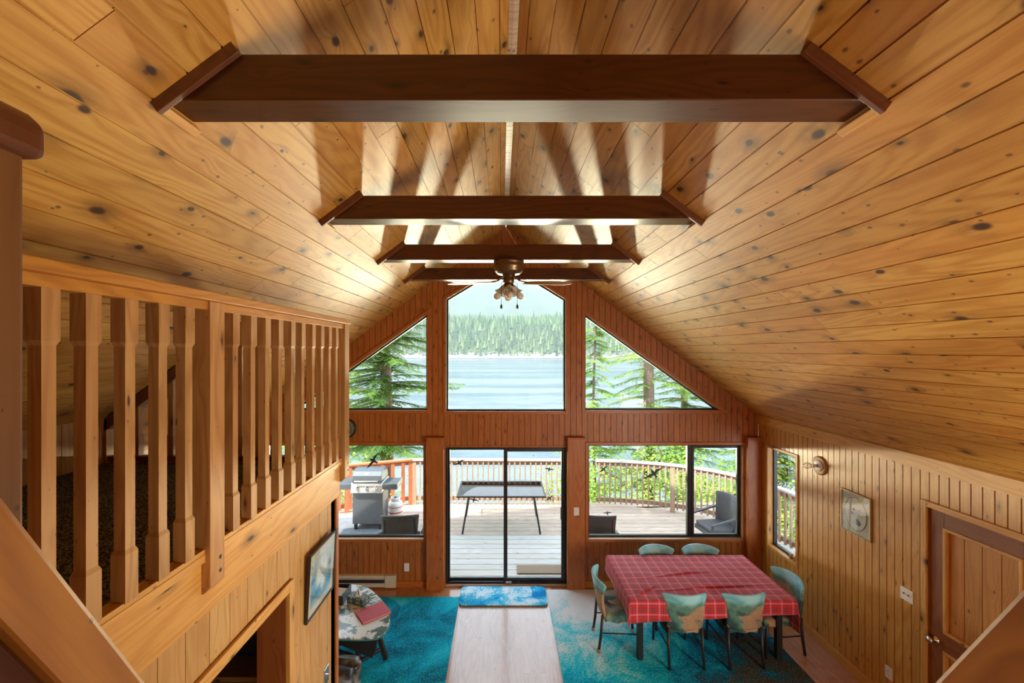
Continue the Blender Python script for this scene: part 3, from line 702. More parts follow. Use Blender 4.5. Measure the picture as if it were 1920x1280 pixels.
# ------------------------------------------------------------------ deck furniture
t = NT('dark_wicker_weave'); tcx = t.n('TexCoord').outputs['Object']
sx = t.n('SeparateXYZ', i_0=tcx)
wv = t.math('MULTIPLY', t.math('SINE', t.math('MULTIPLY', t.math('ADD', sx.outputs[0], sx.outputs[1]), 330)), t.math('SINE', t.math('MULTIPLY', sx.outputs[2], 330)))
t.bsdf(t.mix(t.rng(wv, -.4, .5), (.018, .018, .021, 1), (.12, .115, .12, 1)), .5, bump=wv, bstr=.6, bdist=.004); M['wicker'] = t.m
M['cushion'] = plain('navy_cushion_fabric', (.03, .045, .07), .8)
M['cushion_red'] = plain('wine_cushion_fabric', (.16, .035, .05), .8)
def wicker_chair(lab, cush):
    r = local('wicker_chair', lab, 'chair', 'wicker deck chairs outside'); r['_o'] = (0, 0, 0)
    # built facing +Y, origin on the deck
    mb = MB(); n = 18; V = []; F = []
    prof = []
    for j in range(9):
        z = .34 + j * .078
        for i in range(n + 1):
            t_ = -1 + 2 * i / n; bow = .09 * (t_ * t_); w_ = .255 + .055 * (j / 8)
            V.append((w_ * t_, -.25 - .06 * j / 8 + bow, z + (.02 * (1 - t_ * t_) if j == 8 else 0)))
    m = len(V)
    V += [(x, y + .045, z) for x, y, z in V]
    for j in range(8):
        for i in range(n):
            a = j * (n + 1) + i; F.append((a, a + 1, a + n + 2, a + n + 1)); F.append((m + a + n + 1, m + a + n + 2, m + a + 1, m + a))
    for j in range(8):
        a = j * (n + 1); F.append((a, a + n + 1, m + a + n + 1, m + a)); a += n; F.append((a, m + a, m + a + n + 1, a + n + 1))
    for i in range(n):
        a = 8 * (n + 1) + i; F.append((a, a + 1, m + a + 1, m + a)); F.append((m + i, m + i + 1, i + 1, i))
    mb.idx(V, F, True); mb.build('backrest', M['wicker'], r)
    mb = MB(); mb.box((-.27, -.24, .30), (.27, .30, .38)); mb.build('seat', M['wicker'], r, bevel=.015)
    if not cush: pass
    mb = MB(); mb.box((-.25, -.2, .38), (.25, .29, .46)); mb.build('seat_cushion', M[cush], r, bevel=.03, seg=3)
    mb = MB(); mb.hexa([(-.27, -.19, .46), (.27, -.19, .46), (.27, -.09, .46), (-.27, -.09, .46), (-.27, -.26, .93), (.27, -.26, .93), (.27, -.15, .93), (-.27, -.15, .93)]); mb.build('back_cushion', M[cush], r, bevel=.03, seg=3) if cush != 'wicker' else None
    for s_ in (-1, 1):
        mb = MB(); mb.beam((s_ * .315, -.28, .70), (s_ * .315, .33, .56), .055, .03); mb.beam((s_ * .315, -.28, .70), (s_ * .315, -.28, .45), .05, .03, up=(0, 1, 0)); mb.build('armrest', M['wicker'], r, bevel=.008)
        mb = MB(); mb.beam((s_ * .315, .32, .56), (s_ * .315, .34, 0), .04, .04, up=(0, 1, 0)); mb.build('leg', M['wicker'], r, bevel=.006)
        mb = MB(); mb.beam((s_ * .29, -.24, .45), (s_ * .29, -.30, 0), .04, .04, up=(0, 1, 0)); mb.build('leg', M['wicker'], r, bevel=.006)
    return r
wa = wicker_chair('dark wicker chair with navy cushion outside, beside the grill mat', 'cushion')
put(wa, (-1.69, 7.05, DZ), R(6))
wb = wicker_chair('dark wicker chair with wine coloured cushion outside, right behind the timber post', 'cushion_red')
put(wb, (1.60, 7.05, DZ), R(-6))
wc = wicker_chair('dark wicker chair outside, seen from the side near the curved railing', 'wicker'); put(wc, (4.02, 7.72, DZ), R(97))

# glass patio table
pt = thing('patio_table', (0, 8.8, DZ), 'long black framed glass patio table on the outdoor deck', 'table')
mb = MB(); PT = rect(-.90, .90, 8.30, 9.28); zt = .665
ring(mb, PT, 0, .035, lambda a, b, z: (a, b, z), zt - .03, zt); mb.build('table_frame', M['black_steel'], pt, bevel=.004)
mb = MB(); mb.box((-.875, 8.325, zt - .012), (.875, 9.255, zt - .004)); mb.build('table_glass', M['table_glass'], pt)
for sx_ in (-1, 1):
    for y0, y1 in ((8.42, 8.33), (9.16, 9.22)):
        mb = MB(); mb.tube([(sx_ * .66, y0, zt - .03), (sx_ * .78, y1, DZ)], .018, 8); mb.build('leg', M['black_steel'], pt)
    mb = MB(); mb.tube([(sx_ * .68, 8.42, zt - .06), (sx_ * .68, 9.16, zt - .06)], .01, 6); mb.build('brace', M['black_steel'], pt)
mb = MB(); mb.tube([(-.67, 8.8, zt - .07), (-.3, 8.8, zt - .04), (.3, 8.8, zt - .04), (.67, 8.8, zt - .07)], .01, 6); mb.build('brace', M['black_steel'], pt)

# grill, mat, propane tank, door mat
M['grill_grey'] = plain('grill_grey_metal', (.10, .11, .12), .45, .3)
M['steel'] = plain('brushed_stainless', (.62, .62, .60), .35, .6, vs=60)
M['mat_grey'] = plain('grey_grill_mat', (.16, .17, .18), .85, var=.35, vs=6)
mb = MB(); mb.hexa([(-3.9, 8.05, DZ + .002), (-2.05, 8.35, DZ + .002), (-2.25, 9.3, DZ + .002), (-3.9, 9.05, DZ + .002), (-3.9, 8.05, DZ + .012), (-2.05, 8.35, DZ + .012), (-2.25, 9.3, DZ + .012), (-3.9, 9.05, DZ + .012)])
tag(mb.build('grill_mat', M['mat_grey'], origin=(-2.9, 8.7, DZ)), 'grey rectangular mat lying on the deck under the grill', 'mat')
gx, gy = -2.74, 8.72; G = lambda x, y, z: (gx + x, gy + y, DZ + z)
g = thing('gas_grill', (gx, gy, DZ), 'grey and stainless gas grill with side shelves and three knobs on the deck', 'grill')
mb = MB(); mb.box(G(-.31, -.20, .12), G(.31, .22, .76)); mb.build('cabinet', M['grill_grey'], g, bevel=.01)
mb = MB(); mb.hexa([G(-.32, -.29, .78), G(.32, -.29, .78), G(.32, .24, .78), G(-.32, .24, .78), G(-.32, -.25, .98), G(.32, -.25, .98), G(.32, .24, .98), G(-.32, .24, .98)], 0)
cp = mb.build('control_panel', M['steel'], g, bevel=.012)
for kx in (-.19, 0, .19):
    mb = MB(); mb.lathe([(0, -.055), (.022, -.055), (.028, -.045), (.03, -.01), (.042, 0), (.042, .008), (0, .008)], G(kx, -.275, .87), axis='y', n=18); mb.build('knob', M['chrome'], cp)
mb = MB(); n = 12; A = [(.0, .24), (-.25, .24)]
prof = [(-.27, .985), (-.275, 1.03), (-.25, 1.12), (-.17, 1.19), (-.04, 1.225), (.10, 1.22), (.20, 1.16), (.24, 1.06), (.24, .985)]
mb.prism(prof, lambda a, b: G(-.30, a, b), lambda a, b: G(.30, a, b)); ld = mb.build('lid', M['grill_grey'], g, bevel=.012)
mb = MB(); mb.tube([G(-.23, -.27, 1.02), G(-.23, -.33, 1.03), G(.23, -.33, 1.03), G(.23, -.27, 1.02)], .012, 8); mb.build('lid_handle', M['steel'], ld)
mb = MB(); mb.lathe([(0, 0), (.05, 0), (.05, .01), (.035, .012), (0, .012)], G(0, -.23, 1.135), axis='y', n=20); mb.build('thermometer', M['white_plastic'], ld)
for s_ in (-1, 1):
    mb = MB(); mb.box(G(s_ * .325, -.25, .84), G(s_ * .62, .2, .955)); mb.build('side_shelf', M['grill_grey'], g, bevel=.012)
    mb = MB(); mb.box(G(s_ * .25 - .03, -.2, .0), G(s_ * .25 + .03, -.14, .12)); mb.build('foot', M['black_steel'], g, bevel=.01)
    mb = MB(); mb.lathe([(0, -.025), (.07, -.025), (.08, -.01), (.08, .01), (.07, .025), (0, .025)], G(s_ * .27, .17, .08), axis='x', n=18); mb.build('wheel', M['black_steel'], g)
g2 = thing('propane_tank', (-2.32, 9.12, DZ), 'white propane tank with red lettering band beside the grill', 'tank')
mb = MB(); mb.lathe([(0, .02), (.11, .02), (.11, .05), (.145, .08), (.155, .14), (.155, .30), (.14, .36), (.09, .395), (.0, .40)], (-2.32, 9.12, DZ), n=24); mb.build('cylinder_body', M['white_plastic'], g2)
M['red_paint'] = plain('red_label_band', (.5, .04, .03), .5)
mb = MB(); mb.lathe([(.1555, .15), (.1565, .15), (.1565, .175), (.1555, .175)], (-2.32, 9.12, DZ), n=24); mb.lathe([(.1555, .27), (.1565, .27), (.1565, .285), (.1555, .285)], (-2.32, 9.12, DZ), n=24); mb.build('label_band', M['red_paint'], g2)
mb = MB(); mb.lathe([(.09, .39), (.10, .39), (.10, .47), (.09, .47)], (-2.32, 9.12, DZ), n=24); mb.build('collar', M['white_plastic'], g2)
mb = MB(); mb.lathe([(0, .40), (.02, .40), (.02, .45), (.03, .45), (.03, .47), (0, .47)], (-2.32, 9.12, DZ), n=14); mb.build('valve', M['brass'], g2)
M['coir'] = plain('tan_coir_doormat', (.26, .18, .11), .95, var=.3, vs=40)
mb = MB(); mb.box((.26, 6.83, DZ + .001), (1.02, 7.1, DZ + .02)); tag(mb.build('doormat', M['coir'], origin=(.64, 6.95, DZ), bevel=.004), 'narrow tan doormat lying on the deck outside the sliding door', 'mat')

# ------------------------------------------------------------------ water, far shore, forest
t = NT('sea_water'); tcx = t.n('TexCoord').outputs['Object']; sx = t.n('SeparateXYZ', i_0=tcx)
wn = t.noise(t.xyz(t.math('MULTIPLY', sx.outputs[0], .10), t.math('MULTIPLY', sx.outputs[1], .25)), 1, 5, .6)
wn2 = t.noise(t.xyz(t.math('MULTIPLY', sx.outputs[0], .006), t.math('MULTIPLY', sx.outputs[1], .03)), 1, 3, .6)
wn3 = t.noise(t.xyz(t.math('MULTIPLY', sx.outputs[0], .9), t.math('MULTIPLY', sx.outputs[1], 1.6)), 1, 4, .6)
b_ = t.bsdf(t.mix(t.rng(t.math('ADD', wn2, t.math('MULTIPLY', wn, .35)), .58, .78), (.15, .175, .19, 1), (.07, .10, .115, 1)), t.math('ADD', .12, t.math('MULTIPLY', wn2, .2)), spec=.25, bump=t.math('ADD', t.math('ADD', t.math('MULTIPLY', wn, 1.2), t.math('MULTIPLY', wn3, .25)), t.math('MULTIPLY', wn2, 1.5)), bstr=.35, bdist=.35); b_.inputs['IOR'].default_value = 1.33
M['water'] = t.m
WZL = -10
mb = MB(); mb.face([(-2500, 26, WZL), (2500, 26, WZL), (2500, 3500, WZL), (-2500, 3500, WZL)]); o = mb.build('sea', M['water']); tag(o, kind='structure')
# near bank below the deck
M['bank'] = plain('mossy_bank', (.09, .10, .04), .95, var=.5, vs=1.5)
mb = MB(); V = []; F = []; nx, ny = 60, 24
for j in range(ny + 1):
    for i in range(nx + 1):
        x = -40 + 80 * i / nx; y = 3.2 + (34 - 3.2) * j / ny
        z = -1.6 - max(0, y - 10) * .36 + noise.noise(Vector((x * .15, y * .15, 0))) * .5
        V.append((x, y, z))
for j in range(ny):
    for i in range(nx): a = j * (nx + 1) + i; F.append((a, a + 1, a + nx + 2, a + nx + 1))
mb.idx(V, F, True); tag(mb.build('ground', M['bank']), kind='structure')

t = NT('far_hill_ground'); tcx = t.n('TexCoord').outputs['Object']; sx = t.n('SeparateXYZ', i_0=tcx)
n1 = t.noise(tcx, .035, 6, .65); n2 = t.noise(tcx, .15, 4, .6)
rock = t.mix(n2, (.16, .14, .125, 1), (.36, .32, .29, 1)); grn = t.mix(n2, (.03, .055, .025, 1), (.08, .11, .045, 1))
lo = t.rng(t.math('ADD', sx.outputs[2], t.math('MULTIPLY', n1, -26)), -20, -8, 1, 0)
cc = t.mix(t.math('MAXIMUM', lo, t.rng(n1, .64, .70)), grn, rock)
cc = t.mix(t.rng(sx.outputs[2], -9.6, -8.6, 1, 0), cc, (.05, .05, .045, 1))
t.bsdf(cc, .9, bump=n2, bstr=.8, bdist=3); M['hill'] = t.m
def hz(x, y):
    s_ = 700 + 24 * noise.noise(Vector((x * .012, 3, 0))) + 10 * noise.noise(Vector((x * .05, 9, 0)))
    d = y - s_
    if d < 0: return WZL - 3
    h = 5 * (1 - math.exp(-d / 5)) + 78 * (1 - math.exp(-(max(0, d - 6) / 70) ** 1.25)) * (1 + .14 * noise.noise(Vector((x * .006, y * .004, 1)))) + 5 * noise.noise(Vector((x * .03, y * .03, 4)))
    h *= 1.02 - .10 * math.exp(-((x + 60) / 130) ** 2) + .12 * math.exp(-((x - 330) / 90) ** 2)
    return WZL + max(1.2, h) 
mb = MB(); V = []; F = []; nx, ny = 240, 60
for j in range(ny + 1):
    for i in range(nx + 1):
        x = -640 + 1280 * i / nx; y = 668 + (j / ny) ** 1.4 * 430; V.append((x, y, hz(x, y)))
for j in range(ny):
    for i in range(nx): a = j * (nx + 1) + i; F.append((a, a + 1, a + nx + 2, a + nx + 1))
mb.idx(V, F, True); tag(mb.build('hill', M['hill']), kind='structure')
M['mount'] = plain('distant_forested_mountain', (.05, .085, .05), .95, var=.6, vs=.01)
mb = MB(); V = []; F = []; nx, ny = 120, 20
for j in range(ny + 1):
    for i in range(nx + 1):
        x = -2600 + 5200 * i / nx; y = 1500 + 1700 * j / ny
        prof = math.exp(-((x + 900) / 900) ** 2) * .75 + math.exp(-((x - 1150) / 800) ** 2) * .8 + .45
        V.append((x, y, WZL + (j / ny) ** .8 * 1100 * prof * (1 + .22 * noise.noise(Vector((x * .0022, y * .002, 2)))) + 30 * noise.noise(Vector((x * .01, y * .01, 7)))))
for j in range(ny):
    for i in range(nx): a = j * (nx + 1) + i; F.append((a, a + 1, a + nx + 2, a + nx + 1))
mb.idx(V, F, True); tag(mb.build('mountain', M['mount']), kind='structure')

t = NT('far_conifer_green'); tn = t.n('UVMap'); tn.uv_map = 'Tone'; ss = t.n('SeparateXYZ', i_0=tn.outputs[0]); oi = t.n('ObjectInfo')
f = t.math('FRACT', t.math('ADD', ss.outputs[0], oi.outputs['Random']))
t.bsdf(t.ramp(f, [(0, (.02, .055, .03)), (.5, (.07, .14, .05)), (1, (.20, .26, .10))]), .8, spec=.2); M['far_tree'] = t.m
def far_tree(mb, x, y, z, h, tone):
    n = 7; r = h * random.uniform(.13, .20); n0 = random.random() * 6
    for (z0, z1, rr) in ((.08, .5, 1), (.3, .72, .74), (.52, 1.0, .5)):
        V = [(x + r * rr * random.uniform(.7, 1.1) * math.cos(n0 + 6.283 * k / n), y + r * rr * random.uniform(.7, 1.2) * math.sin(n0 + 6.283 * k / n), z + h * (z0 + random.uniform(-.04, .04))) for k in range(n)] + [(x + random.uniform(-.02, .02) * h, y, z + h * z1)]
        mb.idx(V, [(k, (k + 1) % n, n) for k in range(n)], False, 0, None, tone)
random.seed(11)
spots = []; cells = {}
def crowded(x, y, h):
    for a in (-1, 0, 1):
        for b in (-1, 0, 1):
            for (px_, py_, ph) in cells.get((int(x // 9) + a, int(y // 9) + b), ()):
                if math.hypot(px_ - x, py_ - y) < (ph + h) * .21: return True
    return False
for tries in range(40000):
    if len(spots) > 6200: break
    x = random.uniform(-420, 560); y = 700 + random.random() ** 1.3 * 260; z = hz(x, y)
    if z < WZL + 4.5: continue
    cl = noise.noise(Vector((x * .018, y * .02, 5)))
    pass
    h = random.uniform(10, 21) * (1 + .35 * cl)
    if crowded(x, y, h): continue
    cells.setdefault((int(x // 9), int(y // 9)), []).append((x, y, h)); spots.append((y, x, z, h))
spots.sort()
near = spots[:300]; rest = spots[300:]
protos = []
for k in range(6):
    mb = MB(); far_tree(mb, 0, 0, 0, 10, (k / 6, 0)); protos.append(mb)
pm = []
for k, (y, x, z, h) in enumerate(near):
    if k < 6: o = protos[k].build('far_conifer', M['far_tree'], origin=(0, 0, 0)); pm.append(o.data)
    else: o = bpy.data.objects.new('far_conifer', pm[k % 6]); COL.objects.link(o)
    o.location = (x, y, z - .5); o.scale = (h / 10,) * 3; o.rotation_euler = (0, 0, random.random() * 6)
    tag(o, 'small conifer on the rocky far shore across the water, one of many alike', 'tree', 'conifers along the far shore')
mb = MB()
for (y, x, z, h) in rest: far_tree(mb, x, y, z - .5, h, (random.random(), 0))
tag(mb.build('far_forest', M['far_tree']), 'dense conifer forest covering the far hillside', 'forest', kind='stuff')

# ------------------------------------------------------------------ trees and shrubs round the deck
def leafmat(name, a, b, tr=.35):
    t = NT(name); tn = t.n('UVMap'); tn.uv_map = 'Tone'; ss = t.n('SeparateXYZ', i_0=tn.outputs[0])
    col = t.mix(ss.outputs[0], tuple(a) + (1,), tuple(b) + (1,))
    d1 = t.n('BsdfDiffuse'); t.set(d1.inputs[0], col); d2 = t.n('BsdfTranslucent'); t.set(d2.inputs[0], t.mix(.5, col, (.25, .35, .03, 1)))
    mx = t.n('MixShader'); mx.inputs[0].default_value = tr; t.t.links.new(d1.outputs[0], mx.inputs[1]); t.t.links.new(d2.outputs[0], mx.inputs[2]); t.t.links.new(mx.outputs[0], t.out.inputs[0]); return t.m
M['fir_leaf'] = leafmat('fir_needles', (.035, .11, .03), (.22, .36, .07))
M['cedar_leaf'] = leafmat('cedar_sprays', (.05, .15, .03), (.34, .50, .09))
M['bush_leaf'] = leafmat('shrub_leaves', (.07, .18, .02), (.50, .60, .10))
M['bark'] = plain('grey_brown_bark', (.16, .11, .08), .95, var=.5, vs=14, bump=.6)
def spray(mb, p, d, L, W, tone, nl=6):
    """a flat twig with paired leaflets hanging a little"""
    d = d.normalized(); side = d.cross(Vector((0, 0, 1)))
    side = side.normalized() if side.length > .1 else Vector((1, 0, 0))
    for i in range(nl):
        f = (i + .5) / nl; q = p + d * L * f + Vector((0, 0, -.12 * L * f * f)); ww = W * (1 - f * .55)
        for s_ in (-1, 1, -1, 1):
            e = q + d * random.uniform(-.03, .03) + side * s_ * ww + d * ww * .7 + Vector((0, 0, -ww * random.uniform(.1, .6)))
            hw = d * (L / nl) * .42
            mb.idx([q - hw, q + hw, e + hw * .25], [(0, 1, 2)], False, 0, None, (max(0, min(1, tone + random.uniform(-.18, .18))), 0))
def conifer(base, h, spread, r0, lab, z_lo, z_hi, nb, leaf='fir_leaf', lean=(0, 0), seed=0, group='trees standing beyond the deck', dens=1.0, droop=.35, tw=.5):
    nb = int(nb * 1.9)
    random.seed(seed); base = Vector(base)
    t_ = thing('conifer_tree', base, lab, 'tree', group)
    mb = MB(); pts = [base + Vector((lean[0] * k / 8 + .04 * math.sin(k), lean[1] * k / 8, h * k / 8)) for k in range(9)]
    mb.tube(pts, r0, 10, r2=.03); mb.build('trunk', M['bark'], t_)
    mb = MB(); tw_ = MB()
    for k in range(nb):
        z = z_lo + (z_hi - z_lo) * (k + random.random()) / nb; f = (z - base.z) / h
        if f > .985: continue
        c0 = base + Vector((lean[0] * f, lean[1] * f, z - base.z)); L = spread * (1 - f) ** .75 * random.uniform(.55, 1.1) + .15; a = random.random() * 6.283
        d = Vector((math.cos(a), math.sin(a), 0)); m = max(4, int(L / .11 * dens)); pts = []
        rise = random.uniform(-.05, .25)
        for i in range(m + 1):
            g_ = i / m; pts.append(c0 + d * L * g_ + Vector((0, 0, L * (rise * g_ - droop * g_ * g_ + .12 * g_ ** 4))))
        tw_.tube(pts[::max(1, m // 5)], .018 * (L / 2 + .3), 5, cap=False, r2=.004)
        tone = random.uniform(.15, .8)
        for i in range(1, m + 1):
            g_ = i / m; dd = (pts[i] - pts[i - 1]).normalized(); sd = Vector((-d.y, d.x, 0)); sl = tw * (1 - .65 * g_) * random.uniform(.5, 1.1)
            for s_ in (-1, 1):
                spray(mb, pts[i], dd * .75 + sd * s_ + Vector((0, 0, random.uniform(-.5, .1))), sl, .085, tone)
        spray(mb, pts[-1], d, .25, .05, tone)
    mb.build('foliage', M[leaf], t_); tw_.build('branches', M['bark'], t_)
    return t_
# big fir left of centre: trunk at x = -4, y = 14
conifer((-3.75, 13.5, -3.2), 15, 3.1, .27, 'large fir with drooping branches and thick bare trunk behind the grill', .3, 8.5, 105, seed=3, droop=.30, tw=.62)
conifer((-7.6, 19, -5), 16, 3.6, .25, 'dense bright green conifer further back on the left of the fir', -2, 9, 70, seed=5, leaf='cedar_leaf', tw=.7, dens=.8)
conifer((2.95, 13.2, -3.2), 8.0, 1.15, .055, 'slender young cedar with hanging sprays beside the right upper window edge', -1.2, 4.7, 55, leaf='cedar_leaf', seed=8, droop=.45, tw=.42)
conifer((5.15, 14.6, -3.5), 18, 2.3, .26, 'tall tree with thick grey trunk behind the curved railing', -1.5, 7, 40, leaf='cedar_leaf', seed=12, droop=.4, tw=.5, dens=.8)
conifer((7.1, 16.2, -4), 17, 2.5, .17, 'thinner dark trunk tree right of the thick grey trunk', -2, 6, 60, leaf='fir_leaf', seed=15, droop=.4, tw=.55, dens=.8)
conifer((7.6, 11.8, -3), 9, 2.4, .12, 'full bright cedar close to the end of the curved railing', -1.6, 4.2, 75, leaf='cedar_leaf', seed=21, droop=.45, tw=.55)
conifer((9.0, 8.6, -3), 10, 2.6, .14, 'leafy cedar outside the small side window', -1.5, 4.5, 60, leaf='cedar_leaf', seed=25, droop=.45, tw=.55)
def bush(c0, r, h, n, lab, seed, leaf='bush_leaf', ls=.09):
    random.seed(seed); c0 = Vector(c0)
    t_ = thing('shrub', c0, lab, 'shrub', 'shrubs below the deck railing')
    st = MB(); mb = MB()
    for k in range(9):
        a = random.random() * 6.28; e = c0 + Vector((math.cos(a) * r * .7, math.sin(a) * r * .7, h * random.uniform(.6, 1)))
        st.tube([c0, (c0 + e) / 2 + Vector((0, 0, .2)), e], .02, 5, r2=.006)
        for q in range(n // 9):
            f = random.uniform(.25, 1.05); p = c0.lerp(e, f) + Vector([random.gauss(0, r * .24) for _ in range(3)])
            d = Vector([random.gauss(0, 1) for _ in range(3)]); d.z *= .5; d.normalize(); sd = d.orthogonal().normalized(); L = ls * random.uniform(.6, 1.3)
            mb.idx([p, p + d * L * .5 + sd * L * .25, p + d * L, p + d * L * .5 - sd * L * .25], [(0, 1, 2, 3)], False, 0, None, (random.random(), 0))
    mb.build('leaves', M[leaf], t_); st.build('stems', M['bark'], t_)
bush((-4.9, 11.6, -2.2), 1.3, 2.6, 2300, 'bright green shrub behind the red railing, at the far side of the grill', 31)
bush((-2.3, 11.2, -2), .9, 1.9, 1200, 'low green shrub seen through the pickets right of the grill', 33)
bush((1.7, 10.9, -1.9), .85, 2.5, 1500, 'leafy shrub rising behind the railing at the right end of the patio table', 35)
bush((-1.0, 10.7, -2), .6, 1.4, 500, 'small shrub tips showing under the patio table', 36)
bush((3.2, 11.3, -2), 1.1, 2.3, 3800, 'yellow green shrub behind the first stretch of the curved railing', 37)
bush((5.6, 10.8, -2), 1.1, 2.4, 3800, 'yellow green shrub behind the second stretch of the curved railing', 39)
bush((7.0, 8.9, -2), 1.0, 2.6, 3600, 'green shrub behind the curved railing nearest the house', 41)
bush((2.5, 12.6, -3), 1.5, 3.6, 3000, 'big light green shrub behind the slender young cedar', 51, leaf='cedar_leaf')
bush((6.2, 13.2, -3.2), 1.9, 4.2, 4200, 'large bright shrub between the two thick trunks', 52, leaf='cedar_leaf', ls=.11)
bush((8.8, 11.6, -3), 2.0, 4.8, 4200, 'large bright shrub beyond the end of the curved railing', 53, leaf='cedar_leaf', ls=.11)
bush((6.8, 6.6, -2), 1.0, 2.6, 1800, 'green shrub outside the side window', 43)
random.seed(99)

# sea haze over the water (real scattering volume)
t = NT('sea_haze'); vs_ = t.n('VolumeScatter'); vs_.inputs['Color'].default_value = (.93, .97, 1, 1); vs_.inputs['Density'].default_value = .00030; vs_.inputs['Anisotropy'].default_value = .3
t.t.links.new(vs_.outputs[0], t.out.inputs[1])
mb = MB(); mb.box((-3000, 60, -12), (3000, 4000, 900)); o = mb.build('haze', t.m); tag(o, 'thin bluish sea haze over the water and far shore', 'haze', kind='stuff')
# ------------------------------------------------------------------ rugs and mat
def rugmat(name, palette, scale, seed, gx=(0, 0), grade=None):
    t = NT(name); tcx = t.n('TexCoord').outputs['Object']; sx = t.n('SeparateXYZ', i_0=tcx)
    P = t.xyz(t.math('ADD', sx.outputs[0], seed), t.math('ADD', sx.outputs[1], seed * .7), seed)
    wx = t.noise(P, 1.1, 3, .6)
    vo = t.n('TexVoronoi'); vo.distance = 'CHEBYCHEV'; vo.inputs['Scale'].default_value = 1.15
    t.set(vo.inputs['Vector'], t.xyz(t.math('ADD', sx.outputs[0], t.math('MULTIPLY', wx, .35)), t.math('ADD', sx.outputs[1], t.math('MULTIPLY', wx, .3)), seed))
    blk = t.n('SeparateColor', i_0=vo.outputs['Color']).outputs[0]
    n1 = t.noise(P, scale, 6, .65, .6); n2 = t.noise(P, 45, 4, .7); n3 = t.noise(P, 75, 3, .6)
    f = t.math('ADD', t.math('ADD', t.math('MULTIPLY', blk, .22), t.math('MULTIPLY', n1, .95)), t.math('MULTIPLY', t.math('SUBTRACT', n2, .5), .55))
    f = t.math('SUBTRACT', f, .10)
    if grade: f = t.math('ADD', f, t.math('ADD', t.math('MULTIPLY', t.math('SUBTRACT', sx.outputs[0], grade[0]), grade[1]), t.math('MULTIPLY', t.math('SUBTRACT', sx.outputs[1], grade[2]), grade[3])))
    cc = t.ramp(f, palette)
    cc = t.mix(t.rng(n3, .55, .70, 0, .5), cc, (.35, .80, .88, 1))
    t.bsdf(cc, .95, bump=n3, bstr=.7, bdist=.004, spec=.1); return t.m
M['rug_r'] = rugmat('turquoise_abstract_rug', [(.0, (.006, .012, .02)), (.22, (.07, .06, .045)), (.31, (.004, .08, .15)), (.40, (.0, .22, .44)), (.50, (.0, .42, .62)), (.58, (.02, .58, .72)), (.66, (.30, .64, .66)), (.76, (.75, .74, .72))], 1.5, 3.0, grade=(.1, -.10, .4, .20))
M['rug_l'] = rugmat('teal_abstract_rug', [(.0, (.0, .06, .10)), (.30, (.0, .10, .15)), (.42, (.0, .24, .36)), (.52, (.0, .40, .56)), (.62, (.01, .52, .66)), (.72, (.12, .60, .68)), (.85, (.6, .72, .75))], 1.3, 9.0)
M['matpat'] = rugmat('blue_abstract_mat', [(.0, (.0, .10, .30)), (.30, (.0, .18, .50)), (.40, (.02, .36, .68)), (.48, (.05, .50, .72)), (.55, (.50, .72, .82)), (.70, (.80, .84, .86))], 3.2, 5.0)
mb = MB(); mb.box((.67, 1.4, .0015), (3.37, 6.2, .014)); tag(mb.build('area_rug', M['rug_r'], origin=(2.0, 4.6, .0015), bevel=.003), 'turquoise and black abstract rug under the dining table', 'rug', 'large abstract rugs')
mb = MB(); mb.box((-3.5, 3.15, .0015), (-.602, 6.02, .014)); tag(mb.build('area_rug', M['rug_l'], origin=(-2.0, 4.6, .0015), bevel=.003), 'teal blue abstract rug under the round side table', 'rug', 'large abstract rugs')
def rrect(x0, y0, x1, y1, r, n=6):
    out = []
    for cx, cy, a0 in ((x1 - r, y0 + r, -90), (x1 - r, y1 - r, 0), (x0 + r, y1 - r, 90), (x0 + r, y0 + r, 180)):
        for k in range(n + 1): a = R(a0 + 90 * k / n); out.append((cx + r * math.cos(a), cy + r * math.sin(a)))
    return out
mb = MB(); mb.prism(rrect(-.60, 5.80, .655, 6.26, .07), lambda a, b: (a, b, .0155), lambda a, b: (a, b, .03)); o = mb.build('entry_mat', [M['matpat']], origin=(.03, 6.03, .0155), bevel=.005)
tag(o, 'blue and white abstract mat with rounded corners in front of the sliding door', 'mat')

# ------------------------------------------------------------------ dining table, cloth, chairs
TXA, TXB, TYA, TYB, TZ = 1.45, 3.32, 4.68, 5.72, .755
tb = thing('dining_table', ((TXA + TXB) / 2, (TYA + TYB) / 2, .0145), 'black legged dining table hidden under the red plaid cloth', 'table')
mb = MB(); mb.box((TXA + .01, TYA + .01, TZ - .03), (TXB - .01, TYB - .01, TZ)); mb.build('tabletop', M['black_steel'], tb, bevel=.004)
for x in (TXA + .15, TXB - .12):
    for y in (TYA + .13, TYB - .13):
        mb = MB(); mb.box((x - .032, y - .032, .0145), (x + .032, y + .032, TZ - .03)); mb.build('leg', M['black_steel'], tb, bevel=.006)
t = NT('red_tartan_cloth'); uv = t.n('UVMap'); uv.uv_map = 'UVMap'; s2 = t.n('SeparateXYZ', i_0=uv.outputs[0])
def bands(c, lst):
    fr = t.math('FRACT', t.math('MULTIPLY', c, 1 / .125)); tot = None
    st_ = [(0, 0.0)]
    for a, b, v in lst: st_ += [(a, v), (b, 0.0)]
    return t.ramp(fr, st_, 'CONSTANT')
dk = [(.04, .07, .9), (.33, .36, .9), (.50, .80, .62)]; wt = [(.12, .28, .85), (.64, .66, .8)]; 
u_, v_ = s2.outputs[0], s2.outputs[1]
dark = t.math('MULTIPLY', t.math('ADD', bands(u_, dk), bands(v_, dk)), .5)
lite = t.math('MULTIPLY', t.math('ADD', bands(u_, wt), bands(v_, wt)), .34)
cn = t.noise(uv.outputs[0], 300, 2)
cc = t.mix(dark, (.62, .016, .028, 1), (.03, .03, .025, 1)); cc = t.mix(lite, cc, (.80, .36, .50, 1)); 
